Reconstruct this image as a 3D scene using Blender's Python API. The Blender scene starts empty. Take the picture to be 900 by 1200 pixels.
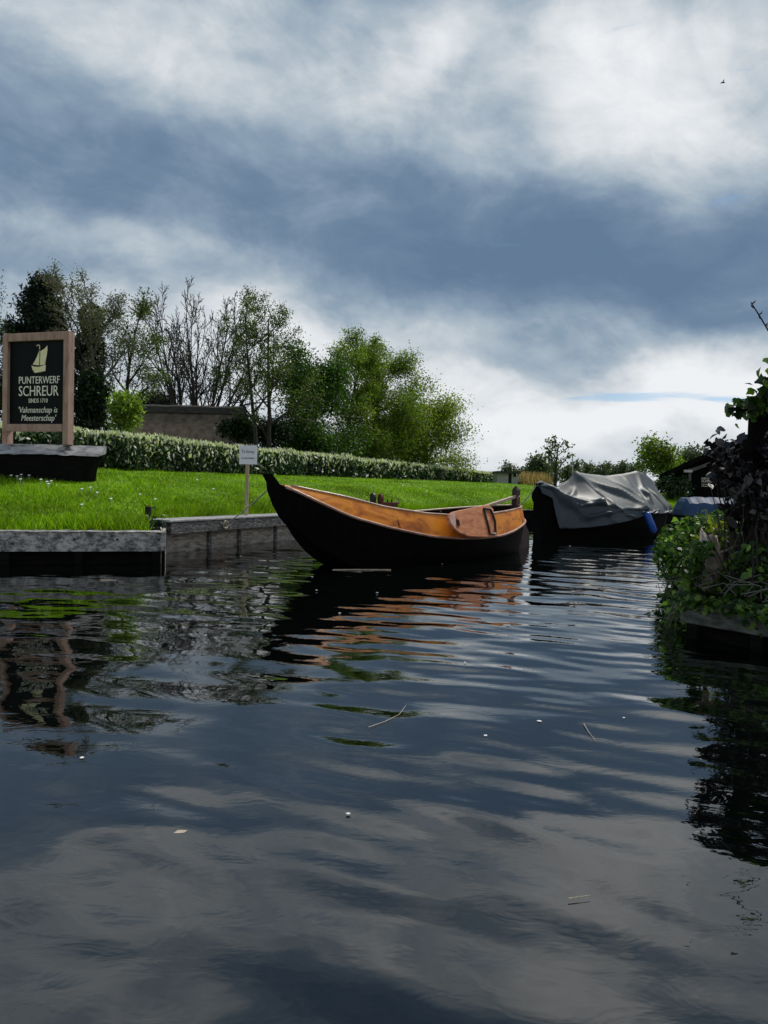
import bpy, math
import numpy as np
from mathutils import Vector, Matrix, noise as mnoise

R = math.radians
S = bpy.context.scene
C = S.collection
EXPO = 1.15
KX = 2.0 ** EXPO

# ------------------------------------------------------------------ camera
CAM = Vector((0, 0, 1.15))
FPX = 902.0
ROT = Matrix.Rotation(R(90 - 2.03), 3, 'X') @ Matrix.Rotation(R(1.5), 3, 'Z')


def ray(px, py):
    return ROT @ Vector(((px - 450) / FPX, -(py - 600) / FPX, -1))


def at(px, py, Y):                       # point of the place seen at a pixel, at distance Y
    r = ray(px, py)
    return CAM + r * (Y / r.y)


def lev(px, py, z=0.0):                  # same, on a level plane
    r = ray(px, py)
    return CAM + r * ((z - CAM.z) / r.z)


cam = bpy.data.cameras.new('camera')
cam.sensor_fit = 'VERTICAL'
cam.sensor_height = 34.6
cam.sensor_width = 25.95
cam.lens = FPX * 34.6 / 1200
cam.clip_start = 0.05
cam.clip_end = 5000
co = bpy.data.objects.new('camera', cam)
C.objects.link(co)
co.matrix_world = Matrix.Translation(CAM) @ ROT.to_4x4()
S.camera = co


# ------------------------------------------------------------------ object helpers
def tag(o, label=None, cat=None, group=None, kind=None):
    if label: o['label'] = label
    if cat: o['category'] = cat
    if group: o['group'] = group
    if kind: o['kind'] = kind
    return o


def empty(name, loc, label, cat, group=None):
    o = bpy.data.objects.new(name, None)
    C.objects.link(o)
    o.location = loc
    o.empty_display_size = 0.1
    return tag(o, label, cat, group)


def world_loc(o):
    v = Vector(o.location)
    while o.parent:
        o = o.parent
        v += Vector(o.location)
    return v


def link_mesh(name, V, F, mat, root=None, smooth=False, origin=None):
    """V (N,3) world coordinates; F list of index tuples or an (M,k) array."""
    V = np.asarray(V, dtype=np.float64).reshape(-1, 3)
    if root is not None:
        off = np.array(world_loc(root))
    elif origin is not None:
        off = np.array(origin, dtype=float)
    else:
        off = np.zeros(3)
    me = bpy.data.meshes.new(name)
    if isinstance(F, np.ndarray):
        M, k = F.shape
        me.vertices.add(len(V))
        me.vertices.foreach_set('co', (V - off).astype(np.float32).ravel())
        me.loops.add(M * k)
        me.loops.foreach_set('vertex_index', F.astype(np.int32).ravel())
        me.polygons.add(M)
        me.polygons.foreach_set('loop_start', np.arange(0, M * k, k, dtype=np.int32))
        me.polygons.foreach_set('loop_total', np.full(M, k, dtype=np.int32))
        me.update(calc_edges=True)
        me.validate()
    else:
        me.from_pydata([tuple(v) for v in (V - off)], [], [tuple(f) for f in F])
        me.update()
    if smooth:
        me.polygons.foreach_set('use_smooth', [True] * len(me.polygons))
    me.materials.append(mat)
    o = bpy.data.objects.new(name, me)
    C.objects.link(o)
    if root is not None:
        o.parent = root
    elif origin is not None:
        o.location = origin
    return o


class MB:
    def __init__(s):
        s.v = []
        s.f = []

    def add(s, vs, fs):
        b = len(s.v)
        s.v += [tuple(v) for v in vs]
        s.f += [tuple(i + b for i in f) for f in fs]
        return s

    def box(s, c, ex, ey, ez, bev=0.0):
        """box from centre and three half-axis vectors, chamfered long edges"""
        c, ex, ey, ez = Vector(c), Vector(ex), Vector(ey), Vector(ez)
        if bev <= 0:
            vs = [c + ex * i + ey * j + ez * k for i in (-1, 1) for j in (-1, 1) for k in (-1, 1)]
            s.add(vs, [(0, 1, 3, 2), (4, 6, 7, 5), (0, 4, 5, 1), (2, 3, 7, 6), (0, 2, 6, 4), (1, 5, 7, 3)])
            return s
        by, bz = min(.45, bev / max(ey.length, 1e-6)), min(.45, bev / max(ez.length, 1e-6))
        ring = [(-1 + by, -1), (1 - by, -1), (1, -1 + bz), (1, 1 - bz), (1 - by, 1), (-1 + by, 1), (-1, 1 - bz), (-1, -1 + bz)]
        vs = [c + ex * i + ey * a + ez * b for i in (-1, 1) for a, b in ring]
        n = 8
        fs = [(k, (k + 1) % n, n + (k + 1) % n, n + k) for k in range(n)] + [tuple(range(n))[::-1], tuple(range(n, 2 * n))]
        return s.add(vs, fs)

    def beam(s, p0, p1, w, h, up=(0, 0, 1), bev=0.008):
        p0, p1, up = Vector(p0), Vector(p1), Vector(up)
        d = p1 - p0
        dn = d.normalized()
        side = dn.cross(up)
        if side.length < 1e-4:
            side = dn.cross(Vector((1, 0, 0)))
        side.normalize()
        u = side.cross(dn).normalized()
        return s.box((p0 + p1) / 2, d / 2, side * (w / 2), u * (h / 2), bev)

    def tube(s, pts, rad, n=8, caps=True):
        pts = [Vector(p) for p in pts]
        if not hasattr(rad, '__len__'):
            rad = [rad] * len(pts)
        b = len(s.v)
        prev = None
        for i, p in enumerate(pts):
            d = (pts[min(i + 1, len(pts) - 1)] - pts[max(i - 1, 0)]).normalized()
            if prev is None:
                a = d.cross(Vector((0, 0, 1)))
                if a.length < 1e-3:
                    a = d.cross(Vector((1, 0, 0)))
            else:
                a = prev - d * prev.dot(d)
            a.normalize()
            prev = a
            c = d.cross(a)
            for k in range(n):
                t = 2 * math.pi * k / n
                s.v.append(tuple(p + (a * math.cos(t) + c * math.sin(t)) * rad[i]))
        for i in range(len(pts) - 1):
            for k in range(n):
                s.f.append((b + i * n + k, b + i * n + (k + 1) % n, b + (i + 1) * n + (k + 1) % n, b + (i + 1) * n + k))
        if caps:
            s.f.append(tuple(b + k for k in range(n))[::-1])
            s.f.append(tuple(b + (len(pts) - 1) * n + k for k in range(n)))
        return s

    def loft(s, secs, close=False, cap=False):
        n = len(secs[0])
        b = len(s.v)
        for sec in secs:
            s.v += [tuple(p) for p in sec]
        for i in range(len(secs) - 1):
            for k in range(n if close else n - 1):
                k2 = (k + 1) % n
                s.f.append((b + i * n + k, b + i * n + k2, b + (i + 1) * n + k2, b + (i + 1) * n + k))
        if cap:
            s.f.append(tuple(b + k for k in range(n))[::-1])
            s.f.append(tuple(b + (len(secs) - 1) * n + k for k in range(n)))
        return s

    def prism(s, poly, o, ex, ez, nrm, th):
        """polygon (x,z) in the frame o,ex,ez, thickened along nrm by th"""
        o, ex, ez, nrm = Vector(o), Vector(ex), Vector(ez), Vector(nrm)
        a = [o + ex * x + ez * z for x, z in poly]
        n = len(a)
        vs = a + [p + nrm * th for p in a]
        fs = [tuple(range(n)), tuple(range(2 * n - 1, n - 1, -1))] + [(k, n + k, n + (k + 1) % n, (k + 1) % n) for k in range(n)]
        return s.add(vs, fs)

    def build(s, name, mat, root=None, smooth=False, origin=None):
        return link_mesh(name, s.v, s.f, mat, root, smooth, origin)


def shell(o, th):
    m = o.modifiers.new('thickness', 'SOLIDIFY')
    m.thickness = th
    m.offset = 0
    return o


def text_mesh(body):
    cu = bpy.data.curves.new('letters', 'FONT')
    cu.body = body
    cu.extrude = 0.02
    cu.resolution_u = 3
    t = bpy.data.objects.new('letters', cu)
    C.objects.link(t)
    dg = bpy.context.evaluated_depsgraph_get()
    dg.update()
    me = bpy.data.meshes.new_from_object(t.evaluated_get(dg))
    v = np.array([p.co[:] for p in me.vertices])
    f = [tuple(p.vertices) for p in me.polygons]
    bpy.data.objects.remove(t)
    bpy.data.meshes.remove(me)
    mn, mx = v.min(0), v.max(0)
    return (v - mn) / (mx - mn), f


def write(name, body, o, ex, ez, nrm, w, h, mat, root, slant=0.0, th=0.006):
    """lettering w wide, h high, lower-left corner at o; raised th from the board"""
    v, f = text_mesh(body)
    o, ex, ez, nrm = [np.array(Vector(q)) for q in (o, ex, ez, nrm)]
    x = v[:, 0:1] * w + v[:, 1:2] * h * slant
    V = o + x * ex + v[:, 1:2] * h * ez + v[:, 2:3] * th * nrm
    return link_mesh(name, V, f, mat, root)


# ------------------------------------------------------------------ materials
def new_mat(name):
    m = bpy.data.materials.new(name)
    m.use_nodes = True
    t = m.node_tree
    return m, t, t.nodes['Principled BSDF']


def noise_node(t, scale, detail=5, stretch=None, rot=None, dist=0.0, rough=.55):
    tc = t.nodes.new('ShaderNodeTexCoord')
    mp = t.nodes.new('ShaderNodeMapping')
    t.links.new(tc.outputs['Object'], mp.inputs[0])
    if stretch: mp.inputs['Scale'].default_value = stretch
    if rot: mp.inputs['Rotation'].default_value = rot
    n = t.nodes.new('ShaderNodeTexNoise')
    n.inputs['Scale'].default_value = scale
    n.inputs['Detail'].default_value = detail
    n.inputs['Roughness'].default_value = rough
    n.inputs['Distortion'].default_value = dist
    t.links.new(mp.outputs[0], n.inputs['Vector'])
    return n


def ramp(t, src, stops):
    r = t.nodes.new('ShaderNodeValToRGB')
    e = r.color_ramp.elements
    while len(e) < len(stops):
        e.new(.5)
    for k, (p, c) in enumerate(stops):
        e[k].position = p
        e[k].color = (*c, 1)
    t.links.new(src, r.inputs[0])
    return r


def noisy(name, stops, scale=6, rough=.7, bump=0., stretch=None, rot=None, detail=6, spec=.4, dist=0., bscale=None, coat=0., metal=0., nrough=.55):
    m, t, b = new_mat(name)
    n = noise_node(t, scale, detail, stretch, rot, dist, nrough)
    r = ramp(t, n.outputs[0], stops)
    t.links.new(r.outputs[0], b.inputs['Base Color'])
    b.inputs['Roughness'].default_value = rough
    b.inputs['Specular IOR Level'].default_value = spec
    b.inputs['Coat Weight'].default_value = coat
    b.inputs['Coat Roughness'].default_value = .15
    b.inputs['Metallic'].default_value = metal
    if bump:
        n2 = noise_node(t, bscale or scale * 3, 6, stretch, rot, dist)
        bp = t.nodes.new('ShaderNodeBump')
        bp.inputs['Strength'].default_value = min(1, bump)
        bp.inputs['Distance'].default_value = .02
        t.links.new(n2.outputs[0], bp.inputs['Height'])
        t.links.new(bp.outputs[0], b.inputs['Normal'])
    return m


def leafy(name, cols, trans=.4, rough=.5, clump=.9, lo=.6, hi=1.35, spec=.3, tcol=1.3):
    """leaf material: colour picked per leaf, varied by clump, light shines through"""
    m, t, b = new_mat(name)
    g = t.nodes.new('ShaderNodeNewGeometry')
    k = len(cols)
    r = ramp(t, g.outputs['Random Per Island'], [((i + .0) / max(1, k - 1), c) for i, c in enumerate(cols)])
    n = noise_node(t, clump, 3)
    mr = t.nodes.new('ShaderNodeMapRange')
    mr.inputs[1].default_value = .3
    mr.inputs[2].default_value = .7
    mr.inputs[3].default_value = lo
    mr.inputs[4].default_value = hi
    t.links.new(n.outputs[0], mr.inputs[0])
    mx = t.nodes.new('ShaderNodeVectorMath')
    mx.operation = 'SCALE'
    t.links.new(r.outputs[0], mx.inputs[0])
    t.links.new(mr.outputs[0], mx.inputs['Scale'])
    t.links.new(mx.outputs[0], b.inputs['Base Color'])
    b.inputs['Roughness'].default_value = rough
    b.inputs['Specular IOR Level'].default_value = spec
    tl = t.nodes.new('ShaderNodeBsdfTranslucent')
    sc = t.nodes.new('ShaderNodeVectorMath')
    sc.operation = 'MULTIPLY'
    sc.inputs[1].default_value = (tcol * .95, tcol * 1.1, tcol * .5)
    t.links.new(mx.outputs[0], sc.inputs[0])
    t.links.new(sc.outputs[0], tl.inputs['Color'])
    ms = t.nodes.new('ShaderNodeMixShader')
    ms.inputs[0].default_value = trans
    t.links.new(b.outputs[0], ms.inputs[1])
    t.links.new(tl.outputs[0], ms.inputs[2])
    t.links.new(ms.outputs[0], t.nodes['Material Output'].inputs['Surface'])
    return m


M = {}
M['tar'] = noisy('tarred_wood', [(.3, (.0015, .0015, .0015)), (.7, (.005, .0045, .004))], 9, .75, .25, spec=.06)
M['black_wood'] = noisy('black_weathered_wood', [(.35, (.003, .003, .003)), (.75, (.010, .0095, .009))], 5, .85, .5, stretch=(1, 1, 6), spec=.08)
M['varnish'] = noisy('orange_varnished_oak', [(.28, (.16, .034, .003)), (.42, (.52, .14, .005)), (.56, (.74, .25, .012)), (.72, (.34, .075, .004))],
                     1.7, .45, .12, stretch=(1.0, 1.0, 3.0), coat=.06, spec=.25, bscale=10, dist=.8)
M['rail'] = noisy('rubbed_rail_wood', [(.3, (.22, .09, .05)), (.7, (.50, .30, .22))], 4, .45, .2, coat=.2)
M['leeboard'] = noisy('red_brown_leeboard', [(.25, (.28, .085, .035)), (.5, (.55, .20, .085)), (.75, (.66, .31, .16))], 4, .55, .2, stretch=(1, 1, 3), coat=.05, spec=.25, bscale=9, dist=.8)
M['endgrain'] = noisy('pink_end_grain', [(.3, (.42, .22, .17)), (.7, (.62, .40, .34))], 12, .7, .2)
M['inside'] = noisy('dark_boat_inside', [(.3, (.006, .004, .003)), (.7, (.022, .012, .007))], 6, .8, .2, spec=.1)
M['iron'] = noisy('black_iron', [(.3, (.006, .006, .006)), (.7, (.02, .018, .016))], 20, .5, .2, spec=.4)
M['rust'] = noisy('rusty_iron', [(.3, (.05, .014, .008)), (.6, (.16, .05, .025)), (.8, (.30, .12, .06))], 25, .75, .4)
M['pale_wood'] = noisy('pale_spar_wood', [(.3, (.38, .27, .17)), (.7, (.62, .48, .34))], 6, .5, .1, stretch=(1, 1, 8))
M['dark_red'] = noisy('dark_red_stern_wood', [(.3, (.02, .008, .008)), (.7, (.07, .022, .02))], 6, .55, .2)
M['sign_frame'] = noisy('pinkish_sign_timber', [(.2, (.11, .055, .04)), (.42, (.33, .20, .155)), (.7, (.44, .295, .24))], 3.0, .75, .4, stretch=(3, 3, .7), bscale=14, dist=1.2)
M['sign_black'] = noisy('black_sign_paint', [(.3, (.002, .003, .0035)), (.7, (.005, .0065, .007))], 3, .6, 0, spec=.12)
M['letters'] = noisy('white_letter_paint', [(.3, (.74, .70, .58)), (.7, (.86, .82, .70))], 20, .6)
M['emblem'] = noisy('pale_yellow_paint', [(.3, (.72, .64, .34)), (.7, (.86, .78, .52))], 9, .6)
M['plank_grey'] = noisy('weathered_grey_plank', [(.30, (.03, .03, .03)), (.42, (.26, .25, .245)), (.75, (.52, .50, .49))], 5, .85, .6, stretch=(.7, .7, 2.5), bscale=18, dist=1.0)
M['coping'] = noisy('speckled_old_coping', [(.36, (.02, .019, .018)), (.46, (.16, .155, .145)), (.54, (.40, .39, .37)), (.66, (.62, .605, .58))], 10, .95, .9, stretch=(.8, .8, 1.2), bscale=32, dist=.2, detail=12, nrough=.78)
M['jetty_dark'] = noisy('dark_wet_timber', [(.3, (.014, .014, .014)), (.5, (.07, .07, .07)), (.70, (.27, .265, .265))], 8, .7, .6, stretch=(1, 1, 4), bscale=20, dist=.8)
M['jetty_wall'] = noisy('brown_grey_boards', [(.3, (.09, .075, .06)), (.55, (.34, .30, .25)), (.75, (.56, .51, .44))], 5, .85, .5, stretch=(1, 1, 5), bscale=16, dist=.8)
M['jetty_top'] = noisy('grey_deck_plank', [(.3, (.18, .18, .18)), (.7, (.45, .44, .44))], 8, .85, .4, stretch=(1, 1, 4))
M['rope'] = noisy('pale_rope', [(.3, (.34, .30, .22)), (.7, (.60, .54, .42))], 60, .9, .4)
M['rope_dark'] = noisy('dark_rope', [(.3, (.02, .02, .02)), (.7, (.07, .07, .065))], 60, .9, .4)
M['post_pale'] = noisy('pale_stake_wood', [(.3, (.26, .21, .13)), (.7, (.50, .42, .28))], 8, .8, .3, stretch=(3, 3, .6))
M['white_board'] = noisy('white_board', [(.3, (.66, .68, .74)), (.7, (.76, .78, .83))], 5, .45)
M['ink'] = noisy('grey_blue_ink', [(.3, (.04, .05, .07)), (.7, (.07, .08, .10))], 9, .6)
M['thatch'] = noisy('brown_reed_thatch', [(.28, (.045, .032, .022)), (.5, (.105, .078, .054)), (.74, (.165, .125, .088))], 2.2, .95, .9, stretch=(1.6, 1.6, 1.2), bscale=18, detail=9)
M['thatch_ridge'] = noisy('dark_ridge_sods', [(.3, (.02, .018, .016)), (.7, (.06, .052, .045))], 4, .95, .6)
M['bark'] = noisy('grey_brown_bark', [(.3, (.012, .010, .009)), (.7, (.045, .039, .033))], 9, .9, .5, stretch=(1, 1, .4))
M['bark_pale'] = noisy('pale_grey_bark', [(.3, (.07, .065, .055)), (.7, (.19, .18, .155))], 7, .9, .4, stretch=(1, 1, .4))
M['shed'] = noisy('grey_shed_boards', [(.3, (.22, .215, .215)), (.7, (.46, .45, .45))], 5, .9, .3, stretch=(.4, .4, 6))
M['shed_roof'] = noisy('dark_shed_roof', [(.3, (.02, .02, .021)), (.7, (.05, .05, .052))], 5, .8)
M['pale_trim'] = noisy('pale_trim_paint', [(.3, (.40, .40, .40)), (.7, (.55, .55, .55))], 6, .7)
M['bay_shade'] = noisy('painted_bay_shade', [(.3, (.006, .006, .007)), (.7, (.012, .012, .014))], 3, .3)
M['house_black'] = noisy('black_tarred_boards', [(.3, (.002, .002, .002)), (.7, (.006, .0055, .0055))], 4, .9, .3, stretch=(6, 6, .4), spec=.05)
M['roof_black'] = noisy('black_roof_felt', [(.3, (.003, .003, .003)), (.7, (.008, .008, .008))], 5, .95, .3, spec=.03)
M['fascia'] = noisy('dull_fascia_paint', [(.3, (.06, .053, .05)), (.7, (.13, .115, .11))], 6, .8, .2)
M['blue_fender'] = noisy('blue_fender_rubber', [(.3, (.006, .05, .26)), (.7, (.012, .085, .38))], 6, .4)
M['blue_cover'] = noisy('blue_boat_cover', [(.3, (.010, .035, .09)), (.7, (.018, .06, .145))], 4, .6, .3, bscale=6)
M['tarp'] = noisy('grey_tarpaulin', [(.3, (.028, .039, .047)), (.7, (.046, .062, .073))], 2.0, .5, .12, spec=.32, bscale=9)
M['stump'] = noisy('pale_bare_stump', [(.3, (.08, .06, .05)), (.45, (.33, .27, .22)), (.72, (.58, .50, .43))], 9, .9, .8, stretch=(1, 1, .5), bscale=22)
M['soil'] = noisy('dark_soil', [(.3, (.010, .009, .006)), (.7, (.035, .03, .02))], 6, .95, .6)
M['pergola'] = noisy('black_pergola_timber', [(.3, (.002, .002, .002)), (.7, (.006, .0055, .005))], 6, .9, .3, spec=.05)
M['petal'] = noisy('white_petal', [(.3, (.72, .72, .70)), (.7, (.85, .85, .82))], 20, .6)
M['straw'] = noisy('pale_straw', [(.3, (.36, .28, .20)), (.7, (.60, .50, .40))], 20, .7)

# leaves
M['hedge_leaf'] = leafy('laurel_leaves', [(.006, .018, .006), (.015, .040, .012), (.03, .065, .02), (.08, .14, .05)], .22, .4, .8, .42, 1.5, spec=.35)
M['hedge_flower'] = leafy('cream_blossom', [(.66, .68, .40), (.82, .83, .62), (.90, .90, .80)], .3, .6, 2, .8, 1.1, tcol=1.0)
M['leaf_dark'] = leafy('conifer_needles', [(.004, .010, .006), (.008, .020, .010), (.016, .032, .016)], .12, .6, .8)
M['leaf_ivy_dark'] = leafy('dark_ivy', [(.005, .012, .004), (.012, .03, .009), (.025, .05, .016)], .2, .4, 1)
M['leaf_sparse'] = leafy('young_olive_leaves', [(.035, .06, .012), (.075, .11, .024), (.13, .155, .04)], .45, .5, .7)
M['leaf_grey'] = leafy('grey_willow_buds', [(.07, .075, .05), (.12, .125, .08), (.17, .17, .11)], .4, .6, .7)
M['leaf_green'] = leafy('fresh_green_leaves', [(.014, .040, .007), (.034, .085, .013), (.09, .17, .022)], .45, .5, .5, .5, 1.4)
M['leaf_birch'] = leafy('birch_leaves', [(.06, .105, .014), (.14, .21, .024), (.25, .32, .05)], .5, .5, .5, .55, 1.35)
M['leaf_yellow'] = leafy('yellow_green_leaves', [(.09, .13, .011), (.19, .235, .018), (.30, .34, .035)], .5, .5, .5, .6, 1.3)
M['leaf_lime'] = leafy('lime_shrub_leaves', [(.10, .17, .02), (.20, .30, .04), (.34, .44, .08)], .5, .5, .9, .7, 1.25)
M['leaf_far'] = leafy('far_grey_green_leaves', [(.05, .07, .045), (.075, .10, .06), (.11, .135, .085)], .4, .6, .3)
M['ivy'] = leafy('ivy_leaves', [(.008, .020, .005), (.025, .065, .012), (.07, .15, .025), (.20, .32, .055)], .35, .42, 2.2, .4, 1.4, spec=.25)
M['purple'] = leafy('purple_black_leaves', [(.003, .002, .003), (.007, .004, .006), (.018, .011, .014)], .08, .34, 2, spec=.5, tcol=.8)
M['moss_yellow'] = leafy('yellow_green_shoots', [(.08, .11, .012), (.15, .18, .02), (.24, .27, .04)], .45, .5, 3, .6, 1.3)
M['blade'] = leafy('grass_blades', [(.075, .17, .003), (.15, .29, .004), (.24, .40, .007), (.38, .50, .02)], .45, .45, .7, .48, 1.3, spec=.2, tcol=1.1)
M['reed'] = leafy('dry_reeds', [(.22, .14, .07), (.36, .24, .12), (.46, .33, .18)], .3, .8, 1)

# lawn sheet
m, t, b = new_mat('lawn_turf')
n1 = noise_node(t, .55, 4)
n2 = noise_node(t, 3.2, 7, stretch=(1, 1, 1), dist=.4)
n3 = noise_node(t, 28, 4)
r1 = ramp(t, n2.outputs[0], [(.28, (.05, .13, .003)), (.5, (.13, .27, .005)), (.72, (.25, .41, .009))])
r2 = ramp(t, n1.outputs[0], [(.3, (.72, .80, .7)), (.7, (1.3, 1.16, 1.0))])
mm = t.nodes.new('ShaderNodeMix'); mm.data_type = 'RGBA'; mm.blend_type = 'MULTIPLY'; mm.inputs[0].default_value = 1
t.links.new(r1.outputs[0], mm.inputs[6]); t.links.new(r2.outputs[0], mm.inputs[7])
t.links.new(mm.outputs[2], b.inputs['Base Color'])
b.inputs['Roughness'].default_value = .8
b.inputs['Specular IOR Level'].default_value = .15
bp = t.nodes.new('ShaderNodeBump'); bp.inputs['Strength'].default_value = .7; bp.inputs['Distance'].default_value = .05
t.links.new(n3.outputs[0], bp.inputs['Height']); t.links.new(bp.outputs[0], b.inputs['Normal'])
M['lawn'] = m

# water
m, t, b = new_mat('canal_water')
b.inputs['Base Color'].default_value = (.0012, .0018, .0017, 1)
b.inputs['Roughness'].default_value = .015
b.inputs['IOR'].default_value = 1.8
n1 = noise_node(t, 8, 3, stretch=(.6, 1, 1), rot=(0, 0, R(12)), dist=.5)
bp = t.nodes.new('ShaderNodeBump'); bp.inputs['Strength'].default_value = .15; bp.inputs['Distance'].default_value = .008
t.links.new(n1.outputs[0], bp.inputs['Height']); t.links.new(bp.outputs[0], b.inputs['Normal'])
M['water'] = m

# ------------------------------------------------------------------ sky and sun
SUN_AZ, SUN_EL = R(38), R(50)            # azimuth from +Y towards +X
w = bpy.data.worlds.new('World')
S.world = w
w.use_nodes = True
t = w.node_tree
t.nodes.clear()
N, L = t.nodes.new, t.links.new


def val(x):
    return x


def math_n(op, a, b_=None, c_=None):
    n = N('ShaderNodeMath')
    n.operation = op
    for i, q in enumerate((a, b_, c_)):
        if q is None: continue
        if isinstance(q, (int, float)):
            n.inputs[i].default_value = q
        else:
            L(q, n.inputs[i])
    return n.outputs[0]


tc = N('ShaderNodeTexCoord')
nv = N('ShaderNodeVectorMath'); nv.operation = 'NORMALIZE'
L(tc.outputs['Generated'], nv.inputs[0])
sp = N('ShaderNodeSeparateXYZ'); L(nv.outputs[0], sp.inputs[0])
X, Y, Z = sp.outputs
AZ = math_n('ARCTAN2', X, Y)
EL = math_n('ARCSINE', Z)
# cloud-deck coordinates: stretched towards the horizon like a real deck overhead
zz = math_n('ADD', math_n('MAXIMUM', Z, 0.0), 0.22)
cx, cy = math_n('DIVIDE', X, zz), math_n('DIVIDE', Y, zz)
cv = N('ShaderNodeCombineXYZ'); L(cx, cv.inputs[0]); L(cy, cv.inputs[1])


def wnoise(vec, scale, detail, rough=.55, dist=0.0, off=(0, 0, 0), stretch=(1, 1, 1)):
    mp = N('ShaderNodeMapping'); L(vec, mp.inputs[0])
    mp.inputs['Location'].default_value = off
    mp.inputs['Scale'].default_value = stretch
    n = N('ShaderNodeTexNoise')
    n.inputs['Scale'].default_value = scale
    n.inputs['Detail'].default_value = detail
    n.inputs['Roughness'].default_value = rough
    n.inputs['Distortion'].default_value = dist
    L(mp.outputs[0], n.inputs['Vector'])
    return n.outputs[0]


av = N('ShaderNodeCombineXYZ'); L(AZ, av.inputs[0]); L(EL, av.inputs[1])
rotc = N('ShaderNodeMapping'); L(cv.outputs[0], rotc.inputs[0]); rotc.inputs['Rotation'].default_value = (0, 0, R(-20))
rota = N('ShaderNodeMapping'); L(av.outputs[0], rota.inputs[0]); rota.inputs['Rotation'].default_value = (0, 0, R(14))
W1 = wnoise(rota.outputs[0], 4.0, 5, .55, .2, (3.1, 1.7, 0), (1, 1.5, 1))
W2 = wnoise(rota.outputs[0], 4.0, 5, .55, .2, (9.4, 4.2, 0), (1, 1.5, 1))
F1 = wnoise(rota.outputs[0], 4.6, 10, .60, .9, (1.3, 7.7, 0), (.9, 1.5, 1))
F2 = wnoise(av.outputs[0], 9.0, 9, .60, .8, (5.3, 2.1, 0), (.85, 1.5, 1))
AZw = math_n('ADD', AZ, math_n('MULTIPLY', math_n('SUBTRACT', W1, .5), .24))
ELw = math_n('ADD', EL, math_n('MULTIPLY', math_n('SUBTRACT', W2, .5), .16))


def sky_dir(px, py):
    r = ray(px, py).normalized()
    return math.atan2(r.x, r.y), math.asin(r.z)


def blob(px, py, rx, ry, amp, tilt=0.0, warped=True):
    a, e = sky_dir(px, py)
    sa, se = rx / FPX * .95, ry / FPX * .9
    da = math_n('SUBTRACT', AZw if warped else AZ, a)
    de = math_n('SUBTRACT', ELw if warped else EL, e)
    if tilt:
        ct, st = math.cos(R(tilt)), math.sin(R(tilt))
        u = math_n('ADD', math_n('MULTIPLY', da, ct), math_n('MULTIPLY', de, st))
        v = math_n('SUBTRACT', math_n('MULTIPLY', de, ct), math_n('MULTIPLY', da, st))
    else:
        u, v = da, de
    q = math_n('ADD', math_n('POWER', math_n('ABSOLUTE', math_n('DIVIDE', u, sa)), 2.0),
               math_n('POWER', math_n('ABSOLUTE', math_n('DIVIDE', v, se)), 2.0))
    return math_n('MULTIPLY', math_n('EXPONENT', math_n('MULTIPLY', q, -1.0)), amp)


# darkness of the cloud deck: 0 = sunlit white, 1 = slate blue
BLOBS = [
    (10, 175, 190, 70, .26, 0), (230, 225, 210, 55, .22, -8), (550, 240, 210, 62, .34, -8), (660, 300, 260, 62, .34, -4),
    (860, 320, 190, 62, .28, 0), (420, 325, 200, 46, .18, 0), (90, 325, 200, 24, .16, 0), (860, 385, 120, 24, .14, 0), (380, 40, 50, 40, .10, 0),
    (760, 95, 130, 80, -.36, 0), (690, 75, 60, 50, -.16, 0), (840, 110, 60, 60, -.12, 0), (480, 65, 75, 36, -.34, 20), (560, 40, 60, 30, -.10, 0), (300, 95, 150, 45, -.20, -8),
    (70, 20, 170, 55, -.20, 0), (650, 180, 130, 50, -.12, 0), (150, 282, 170, 24, -.24, -8), (290, 205, 45, 16, -.16, 0),
    (400, 400, 240, 34, -.20, -8), (660, 470, 380, 46, -.40, 0), (850, 445, 160, 34, -.10, 0), (250, 400, 300, 60, -.22, 0), (560, 130, 90, 40, -.05, 0),
    (600, 415, 200, 14, .10, 0),
]
D = math_n('ADD', .47, 0.0)
for bb in BLOBS:
    D = math_n('ADD', D, blob(*bb))
# low horizon bank is pale grey all round
hb = math_n('MULTIPLY', math_n('EXPONENT', math_n('MULTIPLY', math_n('POWER', math_n('DIVIDE', EL, .09), 2.0), -1.0)), -.22)
D = math_n('ADD', D, hb)
# fine cloud structure
D = math_n('ADD', D, math_n('MULTIPLY', math_n('SUBTRACT', F1, .5), .58))
D = math_n('ADD', D, math_n('MULTIPLY', math_n('SUBTRACT', F2, .5), .44))
F4 = wnoise(av.outputs[0], 7.5, 7, .55, .3, (8.8, 6.1, 0), (.8, 1.5, 1))
D = math_n('ADD', D, math_n('MULTIPLY', math_n('SUBTRACT', math_n('ABSOLUTE', math_n('SUBTRACT', F4, .5)), .09), -.50))
F3 = wnoise(av.outputs[0], 19, 8, .6, .6, (2.3, 5.1, 0), (.8, 1.7, 1))
D = math_n('ADD', D, math_n('MULTIPLY', math_n('SUBTRACT', F3, .5), .13))
ov = N('ShaderNodeMapRange'); ov.inputs[1].default_value = .54; ov.inputs[2].default_value = .72; ov.inputs[3].default_value = 0; ov.inputs[4].default_value = .50  # unseen deck overhead, darkened to dim its reflection in the near water
L(EL, ov.inputs[0])
D = math_n('ADD', D, ov.outputs[0])
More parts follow.
